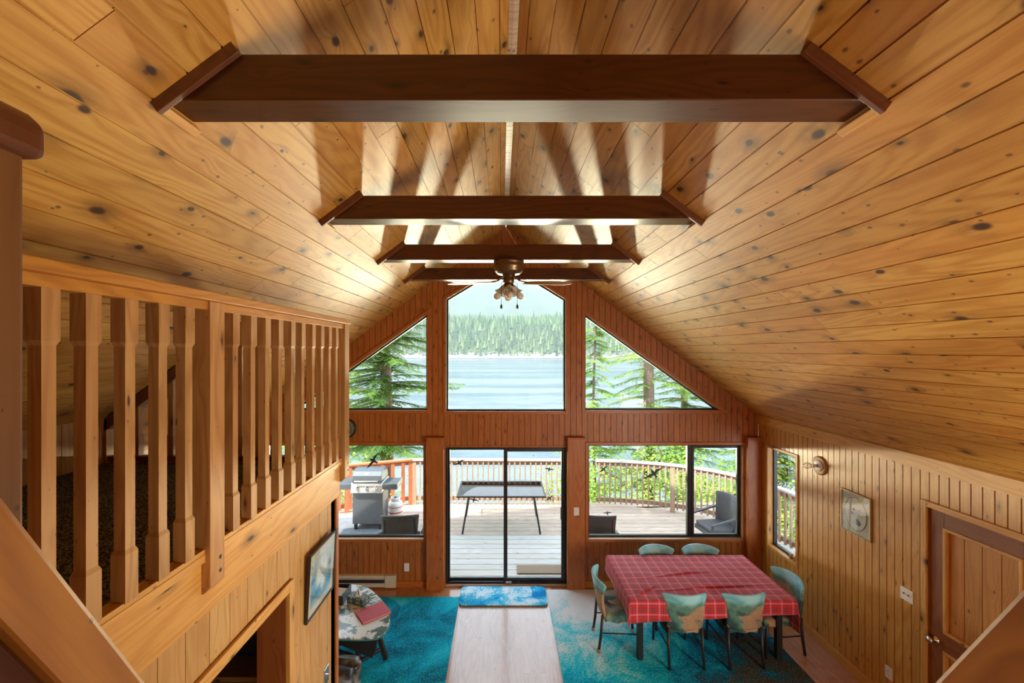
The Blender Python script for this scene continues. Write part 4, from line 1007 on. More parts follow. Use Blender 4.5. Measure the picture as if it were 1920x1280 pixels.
t.bsdf(cc, .75, bump=cn, bstr=.3, bdist=.001, **{'Sheen_Weight': .3, 'Sheen_Roughness': .4}); M['tartan'] = t.m
def cloth_pt(s_, q):
    dl, dr, df, db = .22, .36, .235 - .085 * (s_ - TXA) / (TXB - TXA), .2
    cx = min(max(s_, TXA), TXB); cy = min(max(q, TYA), TYB); ex = s_ - cx; ey = q - cy
    Lx, Ly = abs(ex), abs(ey); drop = math.hypot(Lx, Ly); z = TZ + .006; x, y = cx, cy
    if drop > 1e-6:
        dx, dy = (ex / drop, ey / drop); co = min(Lx, Ly)
        fl = .006 + .05 * (1 - math.exp(-drop * 3)) * (.5 + .5 * math.sin((s_ + q) * 13)) * .5 + .12 * co
        x += dx * fl + (0.01 if Lx else 0) * dx; y += dy * fl; z -= drop * .985
    else:
        e = min(s_ - TXA, TXB - s_, q - TYA, TYB - q)
        k = min(1, e / .08)
        r1 = math.exp(-((q - 5.22 - .05 * math.sin(s_ * 3) - .06 * (s_ - 2.3)) / .016) ** 2) * math.exp(-((s_ - 2.35) / .45) ** 2)
        r2 = math.exp(-((q - 4.92 - .09 * (s_ - 2.3)) / .014) ** 2) * math.exp(-((s_ - 2.5) / .5) ** 2)
        r3 = math.exp(-(((s_ - 1.68) - (q - 4.86) * 1.3) / .018) ** 2) * math.exp(-((q - 4.86) / .09) ** 2)
        z += k * (.018 * r1 + .020 * r2 + .03 * r3 + .004 * noise.noise(Vector((s_ * 6, q * 6, 0))))
    return (x, y, z)
mb = MB(); V = []; F = []; UV = []
def axis(a, b, la, lb, n): return [a - la * (1 - k / 10) for k in range(10)] + [a + (b - a) * k / n for k in range(n + 1)] + [b + lb * (k + 1) / 10 for k in range(10)]
sx_ = axis(TXA, TXB, 1, 1, 110); sy_ = axis(TYA, TYB, 1, 1, 90)
for j, q in enumerate(sy_):
    for i, s_ in enumerate(sx_):
        ss_, qq = s_, q
        fx = min(max(s_, TXA), TXB)
        df = .25 - .10 * (fx - TXA) / (TXB - TXA)
        if s_ < TXA: ss_ = TXA - (TXA - s_) * .20
        if s_ > TXB: ss_ = TXB + (s_ - TXB) * .38
        if q < TYA: qq = TYA - (TYA - q) * df
        if q > TYB: qq = TYB + (q - TYB) * .2
        V.append(cloth_pt(ss_, qq)); UV.append((ss_, qq))
nx = len(sx_)
for j in range(len(sy_) - 1):
    for i in range(nx - 1): a = j * nx + i; F.append((a, a + 1, a + nx + 1, a + nx))
mb.idx(V, F, True, 0, UV)
cl = mb.build('tablecloth', M['tartan'], origin=((TXA + TXB) / 2, (TYA + TYB) / 2, TZ)); tag(cl, 'red plaid cloth draped over the dining table', 'tablecloth')
m = cl.modifiers.new('thick', 'SOLIDIFY'); m.thickness = .0015; m.offset = 1

t = NT('teal_splash_chair_cover'); tcx = t.n('TexCoord').outputs['Object']; oi = t.n('ObjectInfo'); sx = t.n('SeparateXYZ', i_0=tcx)
P = t.xyz(sx.outputs[0], sx.outputs[1], sx.outputs[2])
n0 = t.noise(P, 2.6, 3, .55, .8); n1 = t.noise(t.xyz(sx.outputs[2], sx.outputs[0], sx.outputs[1]), 3.3, 4, .6, .5); n2 = t.noise(P, 14, 4, .6)
c1 = t.ramp(t.math('ADD', n0, t.math('MULTIPLY', n2, .12)), [(.38, (.012, .022, .02)), (.48, (.035, .10, .09)), (.56, (.10, .24, .20)), (.66, (.32, .46, .36)), (.82, (.52, .66, .66))])
cc = t.mix(t.rng(n1, .54, .60), c1, t.mix(n2, (.30, .16, .085, 1), (.55, .36, .22, 1)))
topf = t.rng(sx.outputs[2], .75, .84)
cc = t.mix(t.math('MULTIPLY', t.rng(sx.outputs[2], .72, .80), .85), cc, t.mix(t.rng(n0, .42, .58), (.06, .42, .54, 1), (.36, .78, .92, 1)))  # skylight on the tops of the backs, painted into the cover colour
t.bsdf(cc, .75, bump=n2, bstr=.35, bdist=.006); M['cover'] = t.m
def chair_back_surface():
    """curved wing back: facing +Y, rows of z, bowed in plan"""
    V = []; n, m = 20, 12; H0, H1 = .425, .845
    def shell(off):
        out = []
        for j in range(m + 1):
            f = j / m; z = H0 + (H1 - H0) * f
            w_ = .207 + .055 * f ** 4
            for i in range(n + 1):
                u = -1 + 2 * i / n; bow = (.03 + .085 * f ** 3) * u * u
                y = -.215 - .085 * f + bow + off
                zz = z + (.018 * f ** 3 * (1 - u * u)) - (.02 * abs(u) ** 6 * f)
                zz += .006 * math.sin(u * 9 + 2) * (1 - f) * (f < .2)
                out.append((w_ * u, y, zz))
        return out
    A = shell(-.018); B = shell(.022); N_ = len(A); V = A + B; F = []
    for j in range(m):
        for i in range(n):
            a = j * (n + 1) + i; F.append((a, a + 1, a + n + 2, a + n + 1)); F.append((N_ + a + n + 1, N_ + a + n + 2, N_ + a + 1, N_ + a))
        a = j * (n + 1); F.append((a, a + n + 1, N_ + a + n + 1, N_ + a)); a += n; F.append((a, N_ + a, N_ + a + n + 1, a + n + 1))
    for i in range(n):
        a = m * (n + 1) + i; F.append((a, a + 1, N_ + a + 1, N_ + a)); F.append((N_ + i, N_ + i + 1, i + 1, i))
    return V, F
CH0 = .0145
def dining_chair(lab):
    r = local('dining_chair', lab, 'chair', 'covered chairs around the dining table')
    V, F = chair_back_surface(); mb = MB(); mb.idx(V, F, True); bk = mb.build('back_cover', M['cover'], r, sub=1)
    mb = MB(); V = []; F = []; n = 14
    for j in range(n + 1):
        for i in range(n + 1):
            a = -1 + 2 * i / n; b = -1 + 2 * j / n; e = max(abs(a), abs(b))
            k = 1 - .05 * (a * b) ** 2
            V.append((.215 * a * k, .03 + .225 * b * k, .475 - .02 * max(0, e - .7) / .3 + .006 * noise.noise(Vector((a * 3, b * 3, 2)))))
    for j in range(n):
        for i in range(n): a = j * (n + 1) + i; F.append((a, a + 1, a + n + 2, a + n + 1))
    mb.idx(V, F, True)
    loop = [(i, 0) for i in range(n)] + [(n, j) for j in range(n)] + [(n - i, n) for i in range(n)] + [(0, n - j) for j in range(n)]
    base = len(mb.v); W = [Vector(V[j * (n + 1) + i]) for i, j in loop]; q = len(W)
    VV = [tuple(p) for p in W] + [(p.x * 1.0, p.y, p.z - .075 - .008 * math.sin(k * 1.1)) for k, p in enumerate(W)]
    mb.idx(VV, [(k, q + k, q + (k + 1) % q, (k + 1) % q) for k in range(q)], True)
    mb.idx([(p.x, p.y, .39) for p in W], [tuple(range(q))[::-1]], False)
    mb.build('seat_cover', M['cover'], r, merge=True)
    for s_ in (-1, 1):
        mb = MB(); mb.tube([(s_ * .19, -.215, .45), (s_ * .192, -.235, .2), (s_ * .195, -.262, CH0)], .0165, 8); l = mb.build('leg', M['black_steel'], r)
        mb = MB(); mb.tube([(s_ * .19, .21, .45), (s_ * .195, .235, CH0)], .0165, 8); l = mb.build('leg', M['black_steel'], r)
        mb = MB(); mb.tube([(s_ * .191, -.232, .24), (s_ * .193, .225, .24)], .008, 6); mb.build('stretcher', M['black_steel'], r)
    return r
ch = dining_chair('teal covered chair at the near side of the plaid table, first from the walkway'); put(ch, (2.07, 4.90, 0), 0)
for (x, y, a, lab) in ((2.735, 4.905, 2, 'teal covered chair at the near side of the plaid table, closer to the side window'),
                       (1.42, 5.09, -93, 'teal covered chair at the short end of the table beside the bare walkway'),
                       (2.15, 5.545, 184, 'covered chair behind the table against the window wall, nearer the sliding door'),
                       (2.74, 5.555, 177, 'covered chair behind the table against the window wall, nearer the corner post'),
                       (3.27, 5.03, 96, 'pale blue covered chair at the table end beside the golden side wall')):
    c2 = copy_tree(ch); put(c2, (x, y, 0), R(a), lab)
    if a == -93:
        legs = [q for q in children(c2) if q.name.startswith('leg')]
        for q, (px_, py_) in zip(legs, ((-.195, -.262), (-.195, .235), (.195, -.262), (.195, .235))):
            mb = MB(); mb.lathe([(0, 0), (.0175, 0), (.0185, .04), (0, .042)], (px_, py_, CH0), n=12); tag(mb.build('foot_tip', M['rubber'], q), 'light wooden foot tip')

# ------------------------------------------------------------------ side table with things, armchair
t = NT('marbled_table_top'); tcx = t.n('TexCoord').outputs['Object']
n1 = t.noise(tcx, 4.2, 6, .72, .4); n2 = t.noise(tcx, 30, 4, .7)
t.bsdf(t.mix(t.rng(t.math('ADD', n1, t.math('MULTIPLY', n2, .12)), .565, .62), (.82, .88, .92, 1), (.12, .20, .23, 1)), .12, coat=.5); M['marble'] = t.m
M['glass_edge'] = plain('teal_glass_edge', (.08, .30, .30), .1)
st_ = thing('side_table', (-1.75, 5.02, .0145), 'low side table with rounded marbled glass top and dark splayed legs', 'table')
path = smooth([(-1.285, 4.80), (-1.36, 5.02), (-1.52, 5.24), (-1.76, 5.48), (-2.02, 5.56), (-2.3, 5.45), (-2.48, 5.1), (-2.4, 4.75), (-2.15, 4.58), (-1.78, 4.52), (-1.45, 4.515), (-1.33, 4.55), (-1.285, 4.64), (-1.285, 4.80)], 4)[:-1]
mb = MB(); mb.prism(path, lambda a, b: (a, b, .437), lambda a, b: (a, b, .452)); tt = mb.build('table_top', [M['marble']], st_, bevel=.004)
mb = MB(); pin = [tuple(q) for q in poly_inset(path, -.006)]; mb.prism(pin, lambda a, b: (a, b, .428), lambda a, b: (a, b, .4365)); mb.build('top_rim', M['glass_edge'], st_)
M['dark_wood'] = plain('dark_espresso_wood', (.022, .015, .013), .35)
cxx, cyy = -1.78, 5.02
mb = MB(); mb.prism([(-2.3, .427), (-2.1, .36), (-1.75, .33), (-1.43, .17), (-1.39, .25), (-1.37, .427)], lambda a, b: (a, 4.60 + .1 * (a + 1.4), b), lambda a, b: (a - .04, 4.90 + .1 * (a + 1.4), b)); mb.build('apron', M['dark_wood'], st_, bevel=.01)
for (x, y, x2, y2) in ((-1.48, 4.86, -1.33, 4.80), (-1.62, 4.74, -1.60, 4.62), (-1.95, 5.35, -2.1, 5.5), (-2.1, 4.9, -2.25, 4.8)):
    mb = MB(); mb.beam((x, y, .42), (x2, y2, .016), .05, .05, up=(0, 1, 0)); mb.build('leg', M['dark_wood'], st_, bevel=.006)
mb = MB(); mb.beam((-1.56, 4.68, .10), (-2.2, 4.86, .16), .035, .035); mb.build('stretcher', M['dark_wood'], st_, bevel=.004)
mb = MB(); mb.beam((-1.38, 4.82, .13), (-1.6, 4.66, .08), .03, .03); mb.build('stretcher', M['dark_wood'], st_, bevel=.004)
TT = .4522
def rotbox(mb, c_, sx, sy, z0, z1, a, **k):
    Mx = Matrix.Translation((c_[0], c_[1], 0)) @ Matrix.Rotation(R(a), 4, 'Z'); mb.box((-sx / 2, -sy / 2, z0), (sx / 2, sy / 2, z1), M=Mx, **k)
M['red_cover'] = plain('red_folder_cover', (.50, .018, .035), .45, var=.1)
M['paper'] = plain('white_paper', (.78, .77, .74), .8)
fo = thing('red_folder', (-1.524, 4.945, TT), 'crimson folder with silver rings lying on the marbled table', 'folder')
mb = MB(); rotbox(mb, (-1.524, 4.945), .345, .27, TT + .0005, TT + .005, 38); rotbox(mb, (-1.524, 4.945), .345, .27, TT + .016, TT + .021, 38)
mb.build('cover', M['red_cover'], fo, bevel=.002)
mb = MB(); rotbox(mb, (-1.524, 4.945), .325, .25, TT + .0052, TT + .0158, 38); mb.build('pages', M['paper'], fo)
Mx = Matrix.Translation((-1.524, 4.945, 0)) @ Matrix.Rotation(R(38), 4, 'Z')
for k in (-.12, -.04, .04, .12):
    mb = MB(); mb.tube([Mx @ Vector((k, .13 + .018 * math.sin(a), TT + .015 + .018 * math.cos(a))) for a in [x * .5 for x in range(-4, 5)]], .003, 6); mb.build('ring', M['chrome'], fo)
t = NT('patterned_tissue_box'); tcx = t.n('TexCoord').outputs['Object']; vo = t.n('TexVoronoi'); vo.inputs['Scale'].default_value = 26; vo.inputs['Randomness'].default_value = .15; t.set(vo.inputs['Vector'], tcx)
t.bsdf(t.ramp(vo.outputs[0], [(.0, (.62, .66, .60)), (.3, (.30, .38, .32)), (.45, (.08, .12, .11)), (.7, (.05, .08, .08))]), .5); M['tissuebox'] = t.m
tx, ty = -1.77, 5.15
ti = thing('tissue_box', (tx, ty, TT), 'patterned grey green tissue box on the marbled table', 'tissue box')
mb = MB(); rotbox(mb, (tx, ty), .245, .125, TT + .0005, TT + .09, -22); mb.build('box', M['tissuebox'], ti, bevel=.003)
mb = MB()
for a0, hh in ((0, .10), (1.6, .12), (3.3, .085), (4.6, .06)):
    V = []; F = []
    for j in range(6):
        f = j / 5
        for i in range(7):
            u = -1 + i / 3; r_ = .035 * (1 - f * .75) * (1 + .25 * math.sin(u * 5 + a0))
            V.append((tx + math.cos(a0 + u * .8) * r_ + .012 * f * math.sin(a0), ty + math.sin(a0 + u * .8) * r_, TT + .088 + hh * f * (1 - .2 * u * u)))
    for j in range(5):
        for i in range(6): a = j * 7 + i; F.append((a, a + 1, a + 8, a + 7))
    mb.idx(V, F, True)
mb.build('tissue', M['paper'], ti)
bk = thing('black_basket', (-2.11, 5.24, TT), 'black open basket holding papers at the back of the marbled table', 'basket')
mb = MB(); bx, by = -2.11, 5.24
for q in ((-.17, -.14, .17, -.13), (-.17, .13, .17, .14), (-.17, -.13, -.16, .13), (.16, -.13, .17, .13)):
    mb.box((bx + q[0], by + q[1], TT + .0005), (bx + q[2], by + q[3], TT + .11))
mb.box((bx - .16, by - .13, TT + .0005), (bx + .16, by + .13, TT + .008)); mb.build('tray', M['black_steel'], bk)
M['paper_tan'] = plain('tan_booklet', (.50, .38, .25), .7)
for k, (a, mt, lab) in enumerate(((8, 'paper', 'white booklet lying in the black basket'), (-9, 'paper_tan', 'tan booklet on top of the stack in the black basket'))):
    mb = MB(); rotbox(mb, (bx + .01, by), .26, .19, TT + .009 + .04 * k, TT + .047 + .04 * k, a); tag(mb.build('booklet', M[mt], origin=(bx, by, TT + .009 + .04 * k), bevel=.002), lab, 'booklet', 'booklets in the basket')

ac = thing('armchair', (-1.95, 3.75, .0145), 'grey upholstered armchair partly hidden behind the loft wall corner', 'armchair')
M['grey_uph'] = plain('grey_upholstery', (.10, .10, .105), .85, var=.2, vs=80)
mb = MB(); mb.box((-2.7, 3.45, .08), (-1.50, 4.05, .42)); mb.build('seat', M['grey_uph'], ac, bevel=.05, seg=4)
mb = MB(); mb.box((-1.62, 3.40, .06), (-1.40, 4.12, .53)); mb.build('armrest', M['grey_uph'], ac, bevel=.07, seg=4)
mb = MB(); mb.box((-2.8, 3.40, .06), (-2.58, 4.12, .53)); mb.build('armrest', M['grey_uph'], ac, bevel=.07, seg=4)
mb = MB(); mb.box((-2.6, 3.38, .3), (-1.6, 3.58, .85)); mb.build('backrest', M['grey_uph'], ac, bevel=.07, seg=4)
for x in (-2.7, -1.5):
    for y in (3.48, 4.04): mb = MB(); mb.box((x - .02, y - .02, .0145), (x + .02, y + .02, .1)); mb.build('leg', M['dark_wood'], ac)
t = NT('satin_throw'); tcx = t.n('TexCoord').outputs['Object']; n1 = t.noise(tcx, 4, 3); t.bsdf(t.mix(t.rng(n1, .42, .58), (.008, .008, .01, 1), (.20, .20, .21, 1)), .3, coat=.2); M['throw'] = t.m
mb = MB(); V = []; F = []; nx, ny = 40, 24
for j in range(ny + 1):
    for i in range(nx + 1):
        s_ = -1 + 2 * i / nx; y = 3.5 + .62 * j / ny; arc = s_ * .34
        # drape across the armrest along x
        if abs(arc) < .11: x = -1.51 + arc; z = .542 - .4 * arc * arc
        else: sg = 1 if arc > 0 else -1; x = -1.51 + sg * (.118 + .02 * math.sin(y * 30)); z = .535 - (abs(arc) - .11) * .95
        fold = .012 * math.sin(y * 42 + 3 * s_) + .008 * math.sin(y * 75 + 5 * s_)
        V.append((x + (fold * (1 if arc > 0 else -1) if abs(arc) >= .11 else 0), y, z + (.012 + fold if abs(arc) < .13 else 0)))
for j in range(ny):
    for i in range(nx): a = j * (nx + 1) + i; F.append((a, a + 1, a + nx + 2, a + nx + 1))
mb.idx(V, F, True); o = mb.build('throw_blanket', M['throw'], origin=(-1.51, 3.8, .61)); m = o.modifiers.new('thick', 'SOLIDIFY'); m.thickness = .006; m.offset = 1
tag(o, 'shiny dark grey throw folded over the armchair arm', 'blanket')

# ------------------------------------------------------------------ wall things
def plate(name, c_, w_, h_, face, lab, cat, mat='white_plastic', kind='outlet', n=1, group=None):
    """face 'y-' on the far wall / posts, 'x-' on the right wall"""
    t_ = thing(name, c_, lab, cat, group)
    if face == 'y-': mp = lambda a, b, d: (c_[0] + a, c_[1] - d, c_[2] + b)
    elif face == 'x-': mp = lambda a, b, d: (c_[0] - d, c_[1] - a, c_[2] + b)
    else: mp = lambda a, b, d: (c_[0] + d, c_[1] + a, c_[2] + b)
    def bx(a0, b0, a1, b1, d0, d1, nm, mt, par, bev=.001):
        mb = MB(); p, q = mp(a0, b0, d0), mp(a1, b1, d1); mb.box(p, q); return mb.build(nm, M[mt], par, bevel=bev)
    bx(-w_ / 2, -h_ / 2, w_ / 2, h_ / 2, .0005, .007, 'cover_plate', mat, t_, .002)
    for k in range(n):
        ox = (k - (n - 1) / 2) * .046
        if kind == 'outlet':
            for dz in (-.02, .02):
                bx(ox - .016, dz - .014, ox + .016, dz + .014, .007, .009, 'socket', mat, t_)
                for sx2 in (-.006, .006): bx(ox + sx2 - .0012, dz - .004, ox + sx2 + .0012, dz + .006, .009, .0095, 'slot', 'dark_slot', t_, 0)
        else:
            bx(ox - .008, -.014, ox + .008, .014, .007, .009, 'switch_bezel', mat, t_)
            bx(ox - .004, -.002, ox + .004, .012, .009, .020, 'toggle', mat if n == 1 else 'grey_plastic', t_)
    return t_
plate('wall_outlet', (-1.43, YW, .30), .078, .122, 'y-', 'white outlet beside the baseboard heater on the window wall', 'outlet')
plate('light_switch', (1.117, YW - .0955, 1.18), .078, .122, 'y-', 'white light switch on the post right of the sliding door', 'switch', kind='switch')
plate('light_switch', (XR, 3.985, 1.235), .125, .122, 'x-', 'white double light switch beside the panelled door', 'switch', kind='switch', n=2)
plate('wall_outlet', (XR, 4.17, .345), .078, .122, 'x-', 'white outlet low on the golden wall below the double switch', 'outlet')
plate('wall_outlet', (XR, 5.52, .37), .078, .122, 'x-', 'white outlet behind the end of the dining table', 'outlet')
plate('light_switch', (XF - .02, 3.13, 1.13), .078, .122, 'x+', 'chrome switch plate on the wall below the loft', 'switch', mat='chrome', kind='switch')

# baseboard heater
ht = thing('baseboard_heater', (-2.4, YW - .04, .03), 'cream electric baseboard heater under the lower window', 'heater')
x0, x1 = -3.3, -1.59
mb = MB(); mb.prism([(0, .02), (-.06, .03), (-.06, .075), (-.045, .085), (-.045, .15), (-.06, .165), (-.05, .195), (0, .2)], lambda a, b: (x0, YW - .002 + a, b), lambda a, b: (x1, YW - .002 + a, b)); mb.build('housing', M['cream_metal'], ht, bevel=.003)
mb = MB(); mb.box((x0 + .03, YW - .066, .095), (x1 - .17, YW - .048, .135)); mb.build('grille', M['dark_slot'], ht)
mb = MB(); mb.box((x1 - .155, YW - .068, .022), (x1 + .004, YW - .003, .203)); mb.build('end_cap', M['cream_metal'], ht, bevel=.004)

# wall clock behind the loft post
ck = thing('wall_clock', (-2.34, YW, 2.40), 'round dark wall clock on the window wall beside the loft post', 'clock')
M['clock_face'] = plain('mottled_green_clock_face', (.12, .15, .12), .5, var=.9, vs=25)
mb = MB(); mb.lathe([(0, -.003), (.15, -.003), (.152, -.025), (.138, -.035), (.128, -.022), (0, -.02)], (-2.34, YW, 2.40), axis='y', n=40); mb.build('clock_case', M['black_steel'], ck)
mb = MB(); mb.lathe([(0, -.0245), (.126, -.0245)], (-2.34, YW, 2.40), axis='y', n=40); mb.build('clock_face', M['clock_face'], ck)
mb = MB()
for k in range(12):
    a = k * math.pi / 6; mb.box((-2.34 + .105 * math.cos(a) - .004, YW - .028, 2.40 + .105 * math.sin(a) - .004), (-2.34 + .105 * math.cos(a) + .004, YW - .025, 2.40 + .105 * math.sin(a) + .004))
mb.build('hour_marks', M['white_plastic'], ck)
for a, L, nm in ((60, .09, 'minute_hand'), (200, .06, 'hour_hand')):
    mb = MB(); mb.beam((-2.34, YW - .03, 2.40), (-2.34 + L * math.cos(R(a)), YW - .03, 2.40 + L * math.sin(R(a))), .006, .002, up=(0, 1, 0)); mb.build(nm, M['white_plastic'], ck)

# pictures
def picture(c_, w_, h_, mp, lab, fr, frw, matt, artm, oval=False, dep=.022):
    t_ = thing('framed_picture', c_, lab, 'picture')
    W, H = w_ / 2, h_ / 2
    mb = MB(); ring(mb, rect(-W, W, -H, H), 0, frw, mp, .001, dep); mb.build('frame', M[fr], t_, bevel=.003)
    mb = MB(); mb.prism(rect(-W + frw, W - frw, -H + frw, H - frw), lambda a, b: mp(a, b, .003), lambda a, b: mp(a, b, .010)); mb.build('mount', M[matt], t_)
    return t_
M['mount_cream'] = plain('cream_mount', (.62, .55, .42), .7)
M['mount_white'] = plain('white_mount', (.66, .64, .58), .7)
M['gold'] = plain('thin_gold_frame', (.45, .34, .16), .4, .5)
pm_ = lambda a, b, d: (XR - d, 4.55 - a, 1.785 + b)
p1 = picture((XR, 4.55, 1.785), .38, .455, pm_, 'cream matted picture with oval and blue flowers in a thin gold frame', 'gold', .012, 'mount_white', None)
n = 40; ov = lambda k, s_: (.135 * s_ * math.cos(2 * math.pi * k / n), .175 * s_ * math.sin(2 * math.pi * k / n))
mb = MB(); mb.prism([ov(k, 1) for k in range(n)], lambda a, b: pm_(a, b, .0102), lambda a, b: pm_(a, b, .0125)); mb.build('oval_print', M['paper'], p1)
mb = MB(); ring(mb, [ov(k, 1.0) for k in range(n)], -.004, .001, pm_, .0102, .0135); mb.build('oval_line', M['brass'], p1)
M['blue_ink'] = plain('blue_flower_ink', (.10, .20, .36), .7, var=.4, vs=60)
M['blue_pale'] = plain('pale_blue_ink', (.42, .52, .62), .7)
mb = MB()
for (a, b, r_) in ((.035, -.085, .034), (.02, -.06, .02), (-.02, .045, .016), (.01, .02, .013), (-.04, .0, .018), (.04, .01, .012), (-.015, -.02, .015), (.05, .05, .010), (-.05, .04, .012)):
    for k in range(5):
        q = k * 1.2566; cx_, cy_ = a + r_ * .5 * math.cos(q), b + r_ * .5 * math.sin(q)
        mb.prism([(cx_ + r_ * .5 * math.cos(x * .9), cy_ + r_ * .5 * math.sin(x * .9)) for x in range(7)], lambda u, v: pm_(u, v, .0125), lambda u, v: pm_(u, v, .0132 + .0002 * k), mi=0 if r_ > .015 else 1)
mb.build('flowers', [M['blue_ink'], M['blue_pale']], p1)
mb = MB(); mb.prism(rect(-.178, .178, -.215, .215), lambda a, b: pm_(a, b, .017), lambda a, b: pm_(a, b, .0185)); mb.build('picture_glass', M['glass'], p1)

tilt = .0
pl_ = lambda a, b, d: (XF - .02 + d + .016 + .055 * b, 2.995 + a, 1.97 + b)
t = NT('blue_water_print'); uv = t.n('TexCoord').outputs['Object']; sx = t.n('SeparateXYZ', i_0=uv); n1 = t.noise(uv, 9, 5, .7); n2 = t.noise(uv, 30, 3)
base = t.ramp(sx.outputs[2], [(.0, (.45, .62, .72))])
zr_ = t.rng(sx.outputs[2], -.19, .19, smooth=False)
base = t.ramp(t.math('ADD', zr_, t.math('MULTIPLY', n1, .15)), [(.10, (.35, .52, .62)), (.30, (.03, .22, .42)), (.5, (.30, .44, .55)), (.62, (.05, .14, .22)), (.78, (.35, .45, .52)), (1, (.55, .62, .66))])
rr_ = t.math('SQRT', t.math('ADD', t.math('POWER', sx.outputs[1], 2.0), t.math('POWER', t.math('MULTIPLY', t.math('SUBTRACT', sx.outputs[2], .01), .75), 2.0)))
cc = t.mix(t.math('MULTIPLY', t.rng(rr_, .05, .13, 1, 0), t.rng(n1, .40, .55)), base, (.80, .82, .80, 1))
t.bsdf(cc, .4); M['water_print'] = t.m
p2 = picture((XF, 2.995, 1.97), .445, .455, pl_, 'blue and white framed picture with black frame on the wall below the loft', 'black_steel', .012, 'mount_cream', None)
mb = MB(); mb.prism(rect(-.165, .165, -.17, .17), lambda a, b: pl_(a, b, .0102), lambda a, b: pl_(a, b, .0115)); o = mb.build('print', M['water_print'], p2)
mb = MB(); mb.prism(rect(-.21, .21, -.215, .215), lambda a, b: pl_(a, b, .017), lambda a, b: pl_(a, b, .0185)); mb.build('picture_glass', M['glass'], p2)

# wall lamp with a bare clear bulb
sl = thing('wall_lamp', (XR, 5.07, 2.172), 'round wooden wall lamp base with bare clear bulb', 'lamp')
def lx(prof, mt, nm, par=None, n=36):
    mb = MB(); mb.lathe(prof, (XR, 5.07, 2.172), axis='x', n=n); return mb.build(nm, M[mt], par or sl)
lx([(0, -.001), (.112, -.001), (.115, -.012), (.10, -.024), (.085, -.022), (0, -.022)], 'post', 'base')
lx([(0, -.022), (.07, -.022), (.068, -.032), (.05, -.040), (.03, -.043), (0, -.043)], 'white_plastic', 'cover')
so = lx([(0, -.043), (.022, -.043), (.024, -.085), (.018, -.09), (0, -.09)], 'chrome', 'socket', n=20)
lx([(.013, -.09), (.016, -.10), (.030, -.125), (.038, -.155), (.034, -.18), (.02, -.195), (0, -.198)], 'clear_bulb', 'bulb', so, n=24)
# small basket trinket on the side window sill
M['amber_w'] = plain('amber_glass_trinket', (.45, .22, .06), .3, var=.5, vs=80)
for k, (y, lab) in enumerate(((5.555, 'small amber dish on the side window sill'), (5.63, 'tiny amber jar further along the side window sill'))):
    mb = MB(); mb.lathe([(0, 0), (.022, 0), (.03, .02), (.028, .045), (.022, .055), (.018, .045), (.02, .01), (0, .008)], (XR + .045, y, RW_Z0 + .0005), n=18)
    tag(mb.build('amber_dish', M['amber_w'], origin=(XR + .045, y, RW_Z0)), lab, 'ornament', 'trinkets on the sill')

# bird silhouettes stuck on the panes
bird = [(0, .5), (.10, .30), (.14, .12), (.36, .20), (.62, .10), (.95, -.12), (.60, -.06), (.34, -.06), (.14, -.10), (.08, -.30), (.16, -.50), (.0, -.40), (-.14, -.52), (-.07, -.30), (-.13, -.10), (-.36, -.02), (-.62, .04), (-1.0, .26), (-.64, .22), (-.34, .20), (-.12, .14), (-.09, .30)]
M['decal'] = plain('dark_vinyl_decal', (.03, .055, .08), .5)
def decal(x, z, y, s_, a, fl, lab):
    ca, sa = math.cos(R(a)), math.sin(R(a))
    s_ *= 1.35
    f = lambda d: (lambda p, q: (x + (p * fl * ca - q * sa) * s_, y - d, z + (p * fl * sa + q * ca) * s_))
    mb = MB(); mb.prism(bird, f(.0005), f(.0015)); tag(mb.build('bird_decal', M['decal'], origin=(x, y, z)), lab, 'decal', 'dark bird decals on the window panes')
wx = lambda p: (p - 940) / 123.0
wz = lambda p: EYE - (p - 657) / 122.5
yg = YW + .088; yf = YW + .098; ys = YW + .06
decal(wx(699), wz(864), yg, .115, 62, 1, 'large bird decal on the pane in front of the grill')
decal(wx(861), wz(868), yf, .075, 35, 1, 'bird decal high on the fixed door pane')
decal(wx(888), wz(938), yf, .06, -8, 1, 'bird decal low on the fixed door pane, below the patio table edge')
decal(wx(1030), wz(879), ys, .06, -15, -1, 'bird decal high on the sliding door pane')
decal(wx(1031), wz(933), ys, .062, 40, 1, 'bird decal halfway down the sliding door pane near its handle')
decal(wx(1133), wz(880), yg, .07, 45, 1, 'smaller bird decal on the wide window pane, near its post side')
decal(wx(1228), wz(888), yg, .125, 38, 1, 'large bird decal in the middle of the wide window pane')
decal(wx(1140), wz(962), yg, .055, 10, 1, 'small bird decal low on the wide window pane over the wicker chair')

# ------------------------------------------------------------------ ceiling fan
FX, FY, FZ = XC + .005, 4.225, BZ
fn = thing('ceiling_fan', (FX, FY, FZ), 'brass and dark ceiling fan with light blades and four glass shades under the third beam', 'ceiling fan')
mb = MB(); mb.lathe([(0, -.001), (.152, -.001), (.156, -.018), (.146, -.028), (.150, -.042), (.150, -.07), (.142, -.078), (.143, -.098), (.115, -.128), (.06, -.14), (0, -.14)], (FX, FY, FZ), n=40); mh = mb.build('motor_housing', M['brass'], fn)
mb = MB(); mb.lathe([(.141, -.084), (.1425, -.084), (.1425, -.098), (.141, -.098)], (FX, FY, FZ), n=40); mb.build('vent_band', M['chrome'], mh)
mb = MB(); mb.lathe([(0, -.13), (.055, -.13), (.06, -.15), (.05, -.165), (.056, -.175), (.052, -.22), (.03, -.235), (0, -.238)], (FX, FY, FZ), n=30); lk = mb.build('light_kit', M['brass'], fn)
M['blade_pale'] = plain('pale_whitewashed_blade', (.80, .77, .70), .3, coat=.4)
M['cane'] = plain('woven_cane_insert', (.45, .36, .24), .7, var=.4, vs=200)
